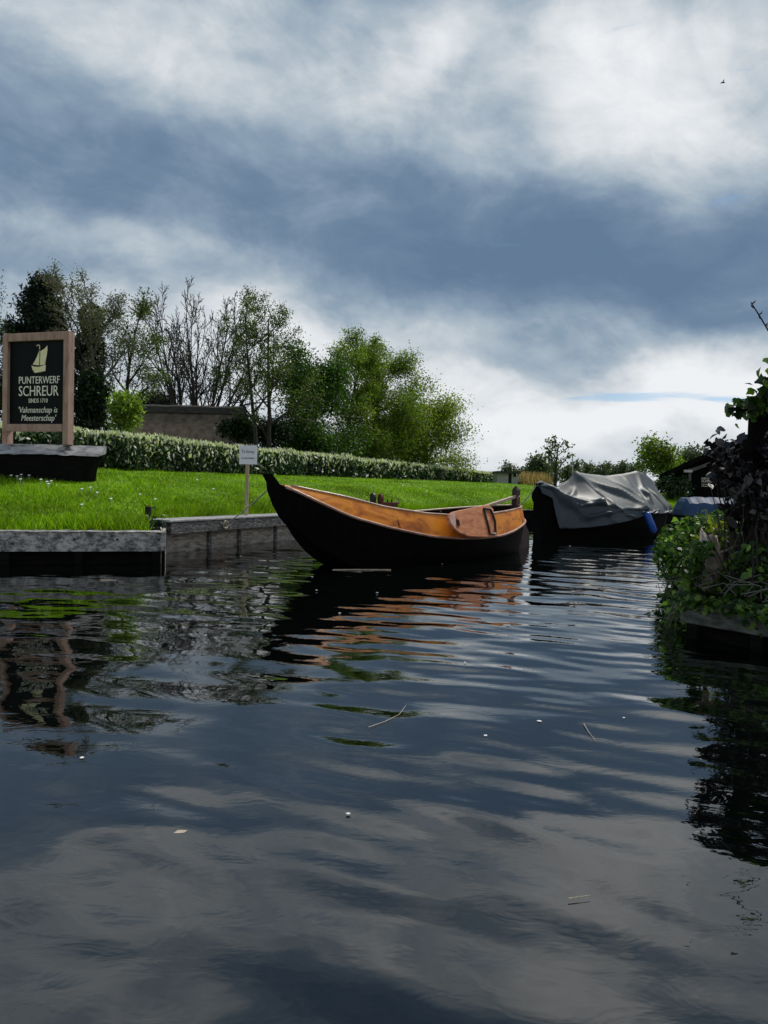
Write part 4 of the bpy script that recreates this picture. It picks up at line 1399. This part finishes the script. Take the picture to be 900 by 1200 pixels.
sp_ = [Vector(lev(627, 633, 0)), gp(-.005, 0, .5), gp(.0, 0, 1.0), gp(.008, 0, 1.28)]
mb = MB()
mb.loft([[p_ - nG * .05, p_ + nG * .05, p_ + nG * .06 + dG * .16, p_ - nG * .06 + dG * .16] for p_ in sp_], close=True, cap=True)
mb.build('stem_post', M['tar'], root)
# tarpaulin
rt = [0, .035, .10, .15, .22, .285, .37, .52, .676, .796, .86, .91, .96, 1.0]
rz = [1.28, 1.34, 1.26, 1.2, 1.38, 1.60, 1.56, 1.53, 1.61, 1.70, 1.67, 1.58, 1.46, 1.30]
lt_ = [0, .04, .065, .205, .43, .57, .77, 1.0]
lz = [1.05, .95, .25, .30, .46, .62, .62, .6]
rng = np.random.default_rng(61)
NT, NSc = 150, 72
G = np.zeros((NT, NSc, 3))


CREASES = [
    ([(.285, .62), (.56, .37)], .13, .11), ([(.285, .62), (.34, .38)], .09, .10), ([(.285, .62), (.05, .38)], .06, .08),
    ([(.47, .62), (.62, .43)], .07, .10), ([(.80, .62), (.66, .40), (.60, .02)], .11, .09), ([(.66, .60), (.64, .44)], .06, .09),
    ([(.02, .36), (.13, .24), (.26, .35)], .10, .09), ([(.02, .33), (.18, .12), (.38, .28)], .09, .10), ([(.09, .33), (.075, .0)], .06, .08), ([(.13, .24), (.16, .0)], .04, .08),
    ([(.24, .35), (.60, .33)], .10, .09), ([(.38, .30), (.46, .03)], .06, .09), ([(.50, .31), (.56, .06)], .06, .08), ([(.28, .22), (.33, .0)], .05, .08),
    ([(.70, .50), (.66, .02)], .07, .08), ([(.80, .50), (.78, .02)], .07, .08), ([(.90, .52), (.90, .02)], .06, .08),
]


for i in range(NT):
    t_ = i / (NT - 1)
    b_, zg_ = np.interp(t_, gt, gb_) + .05, np.interp(t_, gt, gzv) + .05
    zr_, zl_ = np.interp(t_, rt, rz), np.interp(t_, lt_, lz)
    rh = .16 if .25 < t_ < .72 else .10
    for j in range(NSc):
        s_ = j / (NSc - 1)
        if s_ < .34:                                  # hanging skirt
            u = s_ / .34
            off_, z = b_ + .05 * (1 - u), zl_ + (zg_ - zl_) * u
        elif s_ < .64:                                # near slope
            u = (s_ - .34) / .30
            off_, z = b_ + (-b_) * u, zg_ + (zr_ - zg_) * (u ** .86)
            z -= .10 * math.sin(math.pi * u) * (.5 + .5 * math.sin(t_ * 9))
        else:                                         # far slope
            u = (s_ - .64) / .36
            off_, z = -b_ * u, zr_ + (zg_ - .2 - zr_) * (u ** 1.1)
        # folds: tension creases run from the front peak down to the stern, swags hang from the bow
        f = 0
        wob_ = mnoise.noise(Vector((t_ * 4, s_ * 3, 7))) * .05
        for pts_, amp, wd in CREASES:
            dmin = 9
            for (ta, sa), (tb_, sb) in zip(pts_[:-1], pts_[1:]):
                ax_, ay_, bx_, by_ = ta * 5.3, sa * 3.2, tb_ * 5.3, sb * 3.2
                px_, py_ = (t_ + wob_ * .5) * 5.3, (s_ + wob_ * .5) * 3.2
                dx_, dy_ = bx_ - ax_, by_ - ay_
                k_ = min(1, max(0, ((px_ - ax_) * dx_ + (py_ - ay_) * dy_) / (dx_ * dx_ + dy_ * dy_)))
                dmin = min(dmin, math.hypot(px_ - ax_ - dx_ * k_, py_ - ay_ - dy_ * k_))
            f += amp * (math.exp(-dmin / wd) - .45 * math.exp(-((dmin - wd * 2.4) / (wd * 1.5)) ** 2))
        f += mnoise.noise(Vector((t_ * 9, s_ * 7, 3))) * .022 + mnoise.noise(Vector((t_ * 25, s_ * 16, 13))) * .007
        f = max(f, -.015) * min(1, max(.12, (.64 - s_) * 6)) if s_ < .64 else f * .3
        nz = .35 if s_ < .34 else .75
        p = gp(t_, off_, z) + (nG * math.sqrt(1 - nz * nz) * (1 if s_ < .64 else -1) + ez * nz) * f
        G[i, j] = p
endr = []
for q_ in range(1, 9):
    e_ = G[-1].copy()
    e_[:, 2] = e_[:, 2] + (np.minimum(.5, e_[:, 2]) - e_[:, 2]) * q_ / 8
    e_[:, :2] += np.array([dG.x, dG.y]) * .12 * math.sin(q_ / 8 * 1.6)
    endr.append(e_)
G = np.concatenate([G, np.array(endr)])
NT += 8
idx = np.arange(NT * NSc).reshape(NT, NSc)
Fq = np.stack([idx[:-1, :-1], idx[1:, :-1], idx[1:, 1:], idx[:-1, 1:]], -1).reshape(-1, 4)
o = link_mesh('tarpaulin', G.reshape(-1, 3), Fq, M['tarp'], root, smooth=True)
shell(o, .008)
f0, f1 = at(757, 600, 18.55), at(767, 624.5, 18.5)
mb = MB()
d_ = (f1 - f0)
prof = [(0, .02), (.04, .06), (.10, .085), (.5, .09), (.9, .085), (.97, .05), (1, .02)]
mb.tube([f0 + d_ * a for a, _ in prof], [r_ for _, r_ in prof], 12)
fe = mb.build('fender', M['blue_fender'], origin=tuple(f0), smooth=True)
tag(fe, 'long blue fender hanging at the stern of the tarpaulin covered boat', 'fender')
rope('mooring_rope', 'dark mooring rope between the orange boat stern and the covered boat bow', pc(1.0, 0, .80) + dP * .1, gp(.0, 0, 1.22), .05, .013, M['rope_dark'])

# ------------------------------------------------------------------ blue covered boat near the boathouse
bc_ = at(826, 606, 22.5)
UB, US = lev(789, 611, 0), lev(862, 612, 0)
dU = (US - UB).normalized(); nU = Vector((dU.y, -dU.x, 0)); LU = (US - UB).length + .8
root = empty('blue_boat', (UB + US) / 2, 'small boat with a blue cover and tan rim in front of the boathouse', 'boat')
mb = MB(); mg = MB(); secs = []; rim = [[], []]
for u in np.linspace(0, 1, 24):
    b_ = .75 * min(1, (.12 + u * 2.6)) ** .6
    z = .62 - .12 * min(1, u * 2.5) + .02 * u
    c = UB + dU * (LU * u) + Vector((0, .6, 0))
    secs.append([c + nU * b_ + ez * z, c + nU * b_ * .7 - ez * .1, c - nU * b_ * .7 - ez * .1, c - nU * b_ + ez * z])
    rim[0].append(c + nU * (b_ + .01) + ez * z); rim[1].append(c - nU * (b_ + .01) + ez * z)
mb.loft(secs); mb.add(secs[-1], [(0, 1, 2, 3)]); mb.add(secs[0], [(3, 2, 1, 0)])
mb.build('hull', M['tar'], root)
for r_ in rim:
    mg.tube(r_, .045, 6)
mg.build('rim', M['leeboard'], root)
mb = MB()
secs = []
cl = at(800, 600, 22.2); crn = at(862, 600, 22.2)
for k, u in enumerate(np.linspace(0, 1, 20)):
    x = cl.x + (crn.x - cl.x) * u
    y = 22.6
    zt_ = 1.02 * min(1, (u * 7 + .05)) ** .35 * 1.0 if u < .95 else .98
    zt_ = .62 + (zt_ - .30) * .55 + .02 * math.sin(u * 21)
    secs.append([Vector((x, y - .62, .50)), Vector((x, y - .50, zt_ - .16)), Vector((x, y - .25, zt_)), Vector((x, y + .25, zt_)), Vector((x, y + .5, zt_ - .16)), Vector((x, y + .62, .5))])
mb.loft(secs, cap=True)
o = mb.build('cover', M['blue_cover'], root)

# ------------------------------------------------------------------ boathouse
Yb = 30.0
e0 = at(768, 556, Yb); e1 = at(852, 517.5, Yb)
slope = (e1.z - e0.z) / (e1.x - e0.x)
xrg = e0.x + 6.0
zrg = e0.z + slope * 6.0
zgb = gz(e0.x + 4, Yb)
zgb = min(zgb, 1.02)
root = empty('boathouse', (xrg, Yb, zgb), 'black timber boathouse with a wide low gable and a small white sign', 'boathouse')
mb = MB()
th = .30
for sgn in (-1, 1):
    a = Vector((xrg, 0, zrg)); b_ = Vector((xrg + sgn * 6.0, 0, e0.z))
    ring = [a + Vector((0, Yb - .5, 0)), b_ + Vector((0, Yb - .5, 0)), b_ + Vector((0, Yb - .5, -th * .5)), a + Vector((0, Yb - .5, -th))]
    mb.loft([ring, [p_ + Vector((4.6, 10, 0)) for p_ in ring]], close=True, cap=True)
mb.build('roof', M['roof_black'], root)
# main wall starts inside a side lean-to
xw = at(807.5, 560, Yb).x
zw = e0.z + slope * (xw - e0.x) - th - .02
mb = MB().prism([(xw, zgb - .3), (2 * xrg - xw, zgb - .3), (2 * xrg - xw, zw), (xrg, zrg - th - .02), (xw, zw)], (0, Yb, 0), (1, 0, 0), (0, 0, 1), (.46, 1, 0), 8)
mb.build('wall', M['house_black'], root)
f0, f1 = at(808.5, 551.5, Yb - .2), at(857, 534.5, Yb - .2)
MB().beam(f0, f1, .08, .13, up=(0, 0, 1)).build('fascia', M['fascia'], root)
MB().beam(at(808, 549, Yb - .15), at(808, 572, Yb - .15), .10, .10, up=(0, 1, 0)).build('corner_post', M['fascia'], root)
MB().beam(at(786, 561, Yb + 3), at(808, 561, Yb + 3), .1, .22).build('rail', M['fascia'], root)
MB().box(at(806, 552, Yb - .25), (.16, 0, 0), (0, .05, 0), (0, 0, .05)).build('lamp', M['pale_trim'], root)
MB().beam(at(852, 545, Yb - .06), at(850.5, 566, Yb - .06), .07, .04, up=(0, 1, 0)).build('door_jamb', M['fascia'], root)
# sign painted on the boathouse: emblem and lettering
bx = Vector((1, 0, 0)); bn = Vector((0, -1, 0))
bo = Vector((0, Yb - .001, 0))


def bX(px): return at(px, 560, Yb).x
def bZ(py): return at(830, py, Yb).z


k = 22.5
mb = MB().prism([(bX(815 + x / k), bZ(540 + y / k)) for x, y in ((272, 385), (300, 340), (350, 300), (425, 275), (428, 310), (408, 360), (405, 415), (380, 430), (300, 428))], bo, bx, ez, bn, .02)
mb.build('boat_emblem', M['letters'], root)
for txt, x0, x1, y0, y1 in (('PUNTERWERF', 155, 520, 440, 478), ('SCHREUR', 160, 515, 492, 570), ('Vakmanschap is', 160, 460, 605, 640), ('Meesterschap', 170, 485, 655, 695)):
    write('lettering', txt, bo + bx * bX(815 + x0 / k) + ez * bZ(540 + y1 / k), bx, ez, bn, (x1 - x0) / k / FPX * Yb, (y1 - y0) / k / FPX * Yb, M['letters'], root, th=.02)
bush('laurel_shrub', 'dark shrub with pale blossoms left of the boathouse wall', 788, 29.5, 559, 582, 46, 'hedge_leaf', 2600, .13, 171)

# ------------------------------------------------------------------ near right bank
c0 = Vector((2.51, 6.16, 0))
RB = [(7.5, -1.0), (4.3, 3.62), (2.51, 6.16), (2.75, 7.0), (3.95, 10.4), (5.6, 12.6), (9, 14), (16, 14.5)]
pl = []
for a, b_ in zip(RB[:-1], RB[1:]):
    for k in range(8):
        pl.append((a[0] + (b_[0] - a[0]) * k / 8, a[1] + (b_[1] - a[1]) * k / 8))
pl.append(RB[-1])
cen = np.array([14.0, 6.0])
pl = np.array(pl)
rows = []
for f, z in ((0, -.5), (0, .22), (.03, .28), (.08, .34), (.2, .42), (.45, .5), (.8, .55), (1, .55)):
    q = pl * (1 - f) + cen * f
    zz_ = z + (0.03 * np.sin(q[:, 0] * 5) * np.sin(q[:, 1] * 4) if f > 0 else 0)
    rows.append(np.concatenate([q, np.broadcast_to(zz_, (len(q),))[:, None]], 1))
V = np.concatenate(rows)
idx = np.arange(len(V)).reshape(len(rows), len(pl))
Fq = np.stack([idx[:-1, :-1], idx[1:, :-1], idx[1:, 1:], idx[:-1, 1:]], -1).reshape(-1, 4)
tag(link_mesh('bank_ground', V, Fq, M['soil'], smooth=False), kind='structure')

root = empty('bank_edging', (2.9, 5.7, 0), 'mossy grey timber beam edging the ivy covered bank at the right', 'revetment')
dR = Vector((2.87 - 2.51, 5.66 - 6.16, 0)).normalized()
nR = Vector((-abs(dR.y), -abs(dR.x), 0)).normalized()
p0 = c0 - dR * .04 + nR * .06
M['moss_beam'] = noisy('mossy_grey_beam', [(.3, (.03, .034, .028)), (.55, (.09, .10, .085)), (.75, (.17, .18, .16))], 9, .9, .6, stretch=(1, 1, 3), bscale=24)
MB().beam(p0 + ez * .195, p0 + dR * 5 + ez * .195, .12, .16).build('edge_beam', M['moss_beam'], root)
MB().beam(p0 - nR * .05 + ez * -.15, p0 + dR * 5 - nR * .05 + ez * -.15, .04, .5).build('boards', M['black_wood'], root)
for s_ in (.10, .62, 1.2):
    p = p0 + dR * s_ + nR * .01
    MB().beam(p + ez * -.4, p + ez * .112, .09, .09, up=nR).build('post', M['black_wood'], root)

# stump
q = at(832, 690, 6.75)
zq = .33
root = empty('tree_stump', (q.x, q.y, zq), 'pale bare tree stump half hidden by the ivy', 'stump')
rng = np.random.default_rng(71)
secs = []
for k, u in enumerate(np.linspace(0, 1, 12)):
    ring = []
    for a in np.linspace(0, 2 * math.pi, 21)[:-1]:
        rr = (.13 - .05 * u + .07 * max(0, .3 - u)) * (1 + .55 * mnoise.noise(Vector((math.cos(a) * 1.3, math.sin(a) * 1.3, u * 2.2))) + .2 * mnoise.noise(Vector((math.cos(a) * 4, math.sin(a) * 4, u * 4))))
        ring.append(Vector((q.x + math.cos(a) * rr - .03 * u, q.y + math.sin(a) * rr, zq - .1 + u * .52 + .30 * u * u * mnoise.noise(Vector((math.cos(a) * 1.4, math.sin(a) * 1.4, 5))))))
    secs.append(ring)
MB().loft(secs, close=True, cap=True).build('wood', M['stump'], root, smooth=True)
mb = MB()
for k in range(5):
    a = rng.uniform(0, 6.28)
    s0 = Vector((q.x, q.y - .1, zq + rng.uniform(.05, .35)))
    mb.tube([s0, s0 + Vector((math.cos(a) * .15, -.05, .08)), s0 + Vector((math.cos(a) * .32, -.06, rng.uniform(.0, .25)))], [.012, .009, .004], 5)
mb.build('branch_stubs', M['stump'], root)

# ivy: hangs over both edges of the bank and mounds up behind
rng = np.random.default_rng(72)
root = empty('ivy', (2.9, 7.2, .3), 'mass of glossy ivy spilling over the right bank and down to the water', 'ivy')
Pn = []
Nn = []


def add_pts(P, N_):
    Pn.append(P); Nn.append(N_)


# curtain along the canal face going back from the corner
n = 5200
u = rng.uniform(0, 1, n) ** 1.2
f0 = np.array([2.50, 6.14]); f1 = np.array([3.95, 10.4])
base2 = f0 + (f1 - f0) * u[:, None]
fn = unit(np.array([[-(f1 - f0)[1], (f1 - f0)[0]]]))[0]
h = rng.uniform(0, 1, n)
bul = (-.10 + .12 * np.sin(h * 3.0)) * (1 + .5 * np.sin(u * 23) * np.sin(h * 7)) + rng.normal(size=n) * .035
z = .02 + h * .72 * (1 - .2 * u)
P = np.stack([base2[:, 0] + fn[0] * bul, base2[:, 1] + fn[1] * bul, z], 1)
add_pts(P, np.tile(np.array([fn[0], fn[1] - .3, .4]), (n, 1)))
# loose trailing sprays at the water
n = 650
u = rng.uniform(0, .45, n)
base2 = f0 + (f1 - f0) * u[:, None]
bul = np.abs(rng.normal(size=n)) * .12 - .06
P = np.stack([base2[:, 0] + fn[0] * bul, base2[:, 1] + fn[1] * bul, np.abs(rng.normal(size=n)) * .13 + .02], 1)
add_pts(P, np.tile(np.array([fn[0], -.3, .4]), (n, 1)))
# mounds
ell = [((3.12, 7.35, .45), (.42, .75, .42)), ((3.60, 8.6, .42), (.48, .9, .48)), ((3.02, 6.55, .30), (.40, .42, .22)), ((3.45, 6.3, .30), (.6, .55, .28)), ((4.1, 9.7, .4), (.45, .8, .45)), ((3.7, 7.3, .4), (.6, .7, .45)), ((3.42, 6.95, .52), (.5, .4, .30)), ((3.28, 7.5, .62), (.35, .6, .36)), ((3.15, 6.5, .45), (.25, .25, .22)), ((3.5, 6.6, .5), (.4, .3, .3)), ((3.12, 6.22, .48), (.36, .2, .28)), ((3.5, 6.0, .45), (.4, .3, .3))]
P, d = cloud_points(15500, ell, rng, .72)
ok = P[:, 2] > .28
add_pts(P[ok], d[ok])
# drape over the front beam
n = 2300
u = np.abs(rng.uniform(0, 1, n)) * 2.2
sw_ = .5 + .5 * np.sin(u * 9) * np.sin(u * 3.7 + 1)
dn = np.abs(rng.normal(size=n)) * (.012 + .03 * sw_ + .09 * np.clip((u - .25) * 2.2, 0, 1) * sw_)
P = np.stack([p0.x + dR.x * u + nR.x * (.07 + rng.uniform(-.16, .05, n)), p0.y + dR.y * u + nR.y * (.07 + rng.uniform(-.16, .05, n)), .31 - dn + rng.normal(size=n) * .015], 1)
add_pts(P, np.tile(np.array([nR.x, nR.y, .8]), (n, 1)))
P = np.concatenate(Pn); Nv = np.concatenate(Nn)
# keep the stump's face free
away = np.hypot((P[:, 0] - (q.x - .02)), (P[:, 1] - (q.y - .2))) > .2
clear = away | (P[:, 2] < .42) | (rng.uniform(size=len(P)) < .18)
P, Nv = P[clear], Nv[clear]
LV, LF = leaf_cards(P, rng.uniform(.035, .062, len(P)), rng, .72, nrm=Nv * 1.1, droop=.5, lobed=True)
link_mesh('foliage', LV, LF, M['ivy'], root)
mb = MB()
for k in range(46):
    u = rng.uniform(0, .9)
    b2 = f0 + (f1 - f0) * u
    s0 = Vector((b2[0] + .15, b2[1], .45))
    e_ = Vector((b2[0] + fn[0] * rng.uniform(.02, .22), b2[1] + fn[1] * .2, rng.uniform(.02, .15)))
    mb.tube([s0, (s0 + e_) / 2 + Vector((fn[0] * .08, 0, .10)), e_], [.006, .005, .003], 4)
for k in range(26):
    u = rng.uniform(0, 1.6)
    s0 = Vector((p0.x + dR.x * u - nR.x * .15, p0.y + dR.y * u - nR.y * .15, .36))
    mb.tube([s0, s0 + Vector((rng.normal() * .1, -.05, .10)), s0 + Vector((rng.normal() * .3, rng.normal() * .12, rng.uniform(.0, .2)))], [.006, .005, .003], 4)
mb.build('stems', M['bark_pale'], root)

# yellow green shoots
rng = np.random.default_rng(73)
q = at(846, 640, 7.0)
root = empty('shoots', (q.x, q.y, .5), 'tuft of yellow green shoots rising from the ivy beside the stump', 'plant')
mb = MB(); pts = []
for k in range(34):
    s0 = Vector((q.x + rng.normal() * .11, q.y + rng.normal() * .15, .5))
    e_ = s0 + Vector((rng.normal() * .07, rng.normal() * .07, rng.uniform(.22, .47)))
    mb.tube([s0, (s0 + e_) / 2 + Vector((rng.normal() * .02, 0, 0)), e_], [.005, .004, .002], 4)
    for j in range(9):
        pts.append(np.array(s0.lerp(e_, rng.uniform(.25, 1.05))) + rng.normal(size=3) * .022)
mb.build('stems', M['bark_pale'], root)
LV, LF = leaf_cards(pts, .06, rng, .55, up=.4, oval=True)
link_mesh('foliage', LV, LF, M['moss_yellow'], root)

# purple black shrub
rng = np.random.default_rng(74)
q = at(876, 640, 6.45)
root = empty('purple_shrub', (q.x, q.y, .45), 'shrub with big purple black leaves standing under the pergola corner', 'shrub')
mb = MB(); pts = []; nrs = []
tgt = []
for k in range(74):
    px = rng.uniform(840, 925)
    top = np.interp(px, [840, 850, 862, 876, 890, 925], [514, 508, 520, 512, 500, 505])
    py = rng.uniform(top + 6, 612)
    if px < 856 and py > 530: py = rng.uniform(top + 5, 532)
    tgt.append(at(px, py, 6.45 + rng.normal() * .28))
for e_ in tgt:
    s0 = Vector((q.x + rng.normal() * .09 + .05, q.y + rng.normal() * .09, .40))
    mid = s0.lerp(e_, .55) + Vector((rng.normal() * .08, rng.normal() * .08, .12))
    mb.tube([s0, mid, e_], [.006, .005, .003], 4)
    m_ = int(rng.integers(14, 22))
    for j in range(m_):
        pts.append(np.array(mid.lerp(e_, rng.uniform(.3, 1.1))) + rng.normal(size=3) * .04)
mb.build('stems', M['bark'], root)
LV, LF = leaf_cards(pts, .078, rng, .74, up=.6, droop=.2, oval=True)
link_mesh('foliage', LV, LF, M['purple'], root)
mb = MB()
for k in range(15):
    s0 = at(rng.uniform(850, 905), rng.uniform(640, 690), 6.2 + rng.normal() * .15)
    s0.z = max(s0.z, .4)
    e_ = s0 + Vector((rng.normal() * .14, rng.normal() * .1, rng.uniform(.15, .6)))
    mb.tube([s0, s0.lerp(e_, .5) + Vector((rng.normal() * .03, 0, 0)), e_], [.006, .005, .002], 4)
mb.build('bare_twigs', M['bark'], root)

# pergola corner
q = at(880, 600, 6.5)
zt_ = at(880, 474, 6.5).z
zb_ = at(880, 497.5, 6.5).z
root = empty('pergola', (q.x, q.y, .4), 'black timber pergola corner overgrown with vine at the right edge', 'pergola')
MB().box((q.x + .02, q.y, (.3 + zt_) / 2), (0, 0, (zt_ - .3) / 2), (.055, 0, 0), (0, .055, 0), .008).build('post', M['pergola'], root)
MB().box((q.x + 2.3, q.y + .002, (zt_ + zb_) / 2 - .02), (2.22, 0, 0), (0, .05, 0), (0, 0, (zt_ - zb_) / 2 - .01)).build('beam', M['pergola'], root)
MB().box((q.x + 1.02, q.y + 1.56, zt_ - .05), (.98, 1.45, 0), (.045, 0, 0), (0, 0, .048)).build('beam', M['pergola'], root)
for k in range(4):
    MB().box((q.x + 1.0 + k * .6, q.y + 1.2, zt_ + .04), (.95, 1.4, 0), (.035, 0, 0), (0, 0, .04)).build('rafter', M['pergola'], root)
MB().box((q.x + 3.6, q.y, (.3 + zb_) / 2), (0, 0, (zb_ - .3) / 2), (.055, 0, 0), (0, .055, 0), .008).build('post', M['pergola'], root)
rng = np.random.default_rng(75)
root = empty('vine', (q.x + .3, q.y, zt_), 'climbing vine with small green leaves on the pergola, sending up a bare shoot', 'vine')
tops = [(858, 481), (866, 476), (875, 480), (888, 474), (898, 482), (897, 462), (893, 450), (899, 438), (905, 428), (915, 440), (912, 470), (860, 487), (930, 460)]
mb = MB(); pts = []
org = Vector((q.x + .35, q.y, zt_ + .03))
for px, py in tops:
    e_ = at(px, py, 6.42 + rng.normal() * .06)
    mb.tube([org, org.lerp(e_, .6) + ez * .04, e_], [.008, .006, .003], 4)
    for j in range(22):
        pts.append(np.array(org.lerp(e_, rng.uniform(.55, 1.05))) + rng.normal(size=3) * np.array([.045, .05, .04]))
sh = [at(930, 470, 6.5), at(922, 425, 6.5), at(905, 395, 6.5), at(890, 370, 6.5), at(880, 354, 6.5)]
mb.tube([org] + sh, [.010, .009, .008, .007, .006, .004], 5)
for k, (a, b_) in enumerate(((881, 356), (884, 361), (889, 369), (893, 374), (897, 381))):
    c = at(a, b_, 6.5)
    s_ = -1 if k % 2 else 1
    mb.tube([c, c + Vector((s_ * .022, 0, .014)), c + Vector((s_ * .03, 0, .032))], [.006, .006, .002], 5)
mb.tube([at(901, 383, 6.5), at(897, 380.5, 6.5), at(903, 378, 6.5)], [.005, .005, .003], 4)
mb.build('stems', M['bark'], root)
LV, LF = leaf_cards(pts, .075, rng, .75, up=.4, lobed=True)
link_mesh('foliage', LV, LF, M['ivy'], root)

# ------------------------------------------------------------------ things afloat
def floating_stick(label, pts, rad, mat, name='floating_twig'):
    w_ = [lev(px, py, .006) for px, py in pts]
    mb = MB().tube(w_, [rad * (1 - .6 * k / max(1, len(w_) - 1)) for k in range(len(w_))], 5)
    return tag(mb.build(name, mat, origin=tuple(w_[0])), label, 'twig')


floating_stick('thin pale twig afloat in the middle of the canal', [(432, 852), (452, 845), (468, 837), (476, 826)], .0022, M['straw'])
floating_stick('short pale straw afloat near the bottom right of the canal', [(666, 1053), (678, 1051), (692, 1049)], .002, M['straw'])
floating_stick('forked twig afloat left of the ivy reflection', [(684, 848), (690, 858), (697, 866)], .0022, M['straw'])
floating_stick('long tan reed stem afloat beside the black hull', [(390, 668), (420, 667.5), (458, 667.5)], .012, M['straw'], 'floating_reed')
floating_stick('pale stick afloat below the speckled coping beam', [(118, 680), (136, 680)], .010, M['straw'])
w_ = lev(211, 975, .004)
mb = MB().prism([(-.022, -.004), (-.006, .010), (.016, .006), (.026, 0), (.012, -.009), (-.008, -.008)], w_, (.9, .3, 0), (-.3, .9, .15), (0, 0, 1), .002)
tag(mb.build('floating_leaf', M['straw'], origin=tuple(w_)), 'pale yellow leaf afloat at the left of the canal', 'leaf')
mb = MB().prism(disc_poly(8, .02, .014), (0, 0, .003), (1, 0, 0), (0, 1, 0), (0, 0, 1), .003)
petal = mb.build('petal', M['petal'])
for k, (px, py) in enumerate([(308, 689), (371, 692), (366, 676), (241, 745), (398, 719), (442, 695), (518, 661), (632, 846), (569, 863), (545, 777), (731, 842), (96, 889), (408, 955), (282, 652), (668, 640)]):
    o = petal if k == 0 else petal.copy()
    if k: C.objects.link(o)
    p = lev(px, py, .004)
    o.location = p
    s_ = .22 + (k * 37 % 10) / 30 + p.y * .045
    o.scale = (s_, s_ * .8, 1)
    o.rotation_euler = (0, 0, k * 1.3)
    tag(o, 'tiny white petal floating on the dark water', 'petal', 'white petals floating on the canal')

# one bird high under the bright cloud
bp_ = at(847, 97, 60)
mb = MB()
mb.tube([bp_ + Vector((-.16, 0, 0)), bp_ + Vector((-.05, 0, .02)), bp_ + Vector((.1, 0, .02)), bp_ + Vector((.18, 0, .01))], [.01, .05, .045, .01], 6)
for s_ in (-1, 1):
    a = bp_ + Vector((.05, 0, .03)); b_ = bp_ + Vector((-.03, 0, .03))
    mb.add([a, b_, bp_ + Vector((-.05, s_ * .2, .12)), bp_ + Vector((.03, s_ * .2, .13)), bp_ + Vector((-.04, s_ * .38, .05))], [(0, 1, 2, 3), (3, 2, 4)])
tag(mb.build('bird', M['iron'], origin=tuple(bp_)), 'distant dark bird flying below the bright cloud', 'bird')

# ------------------------------------------------------------------ render settings
S.view_settings.view_transform = 'Standard'
S.view_settings.look = 'None'
S.view_settings.exposure = EXPO
S.view_settings.gamma = 1
S.view_settings.use_curve_mapping = False
S.cycles.use_denoising = True
S.cycles.max_bounces = 5
S.cycles.transparent_max_bounces = 4
S.cycles.use_adaptive_sampling = True
S.cycles.adaptive_threshold = .015
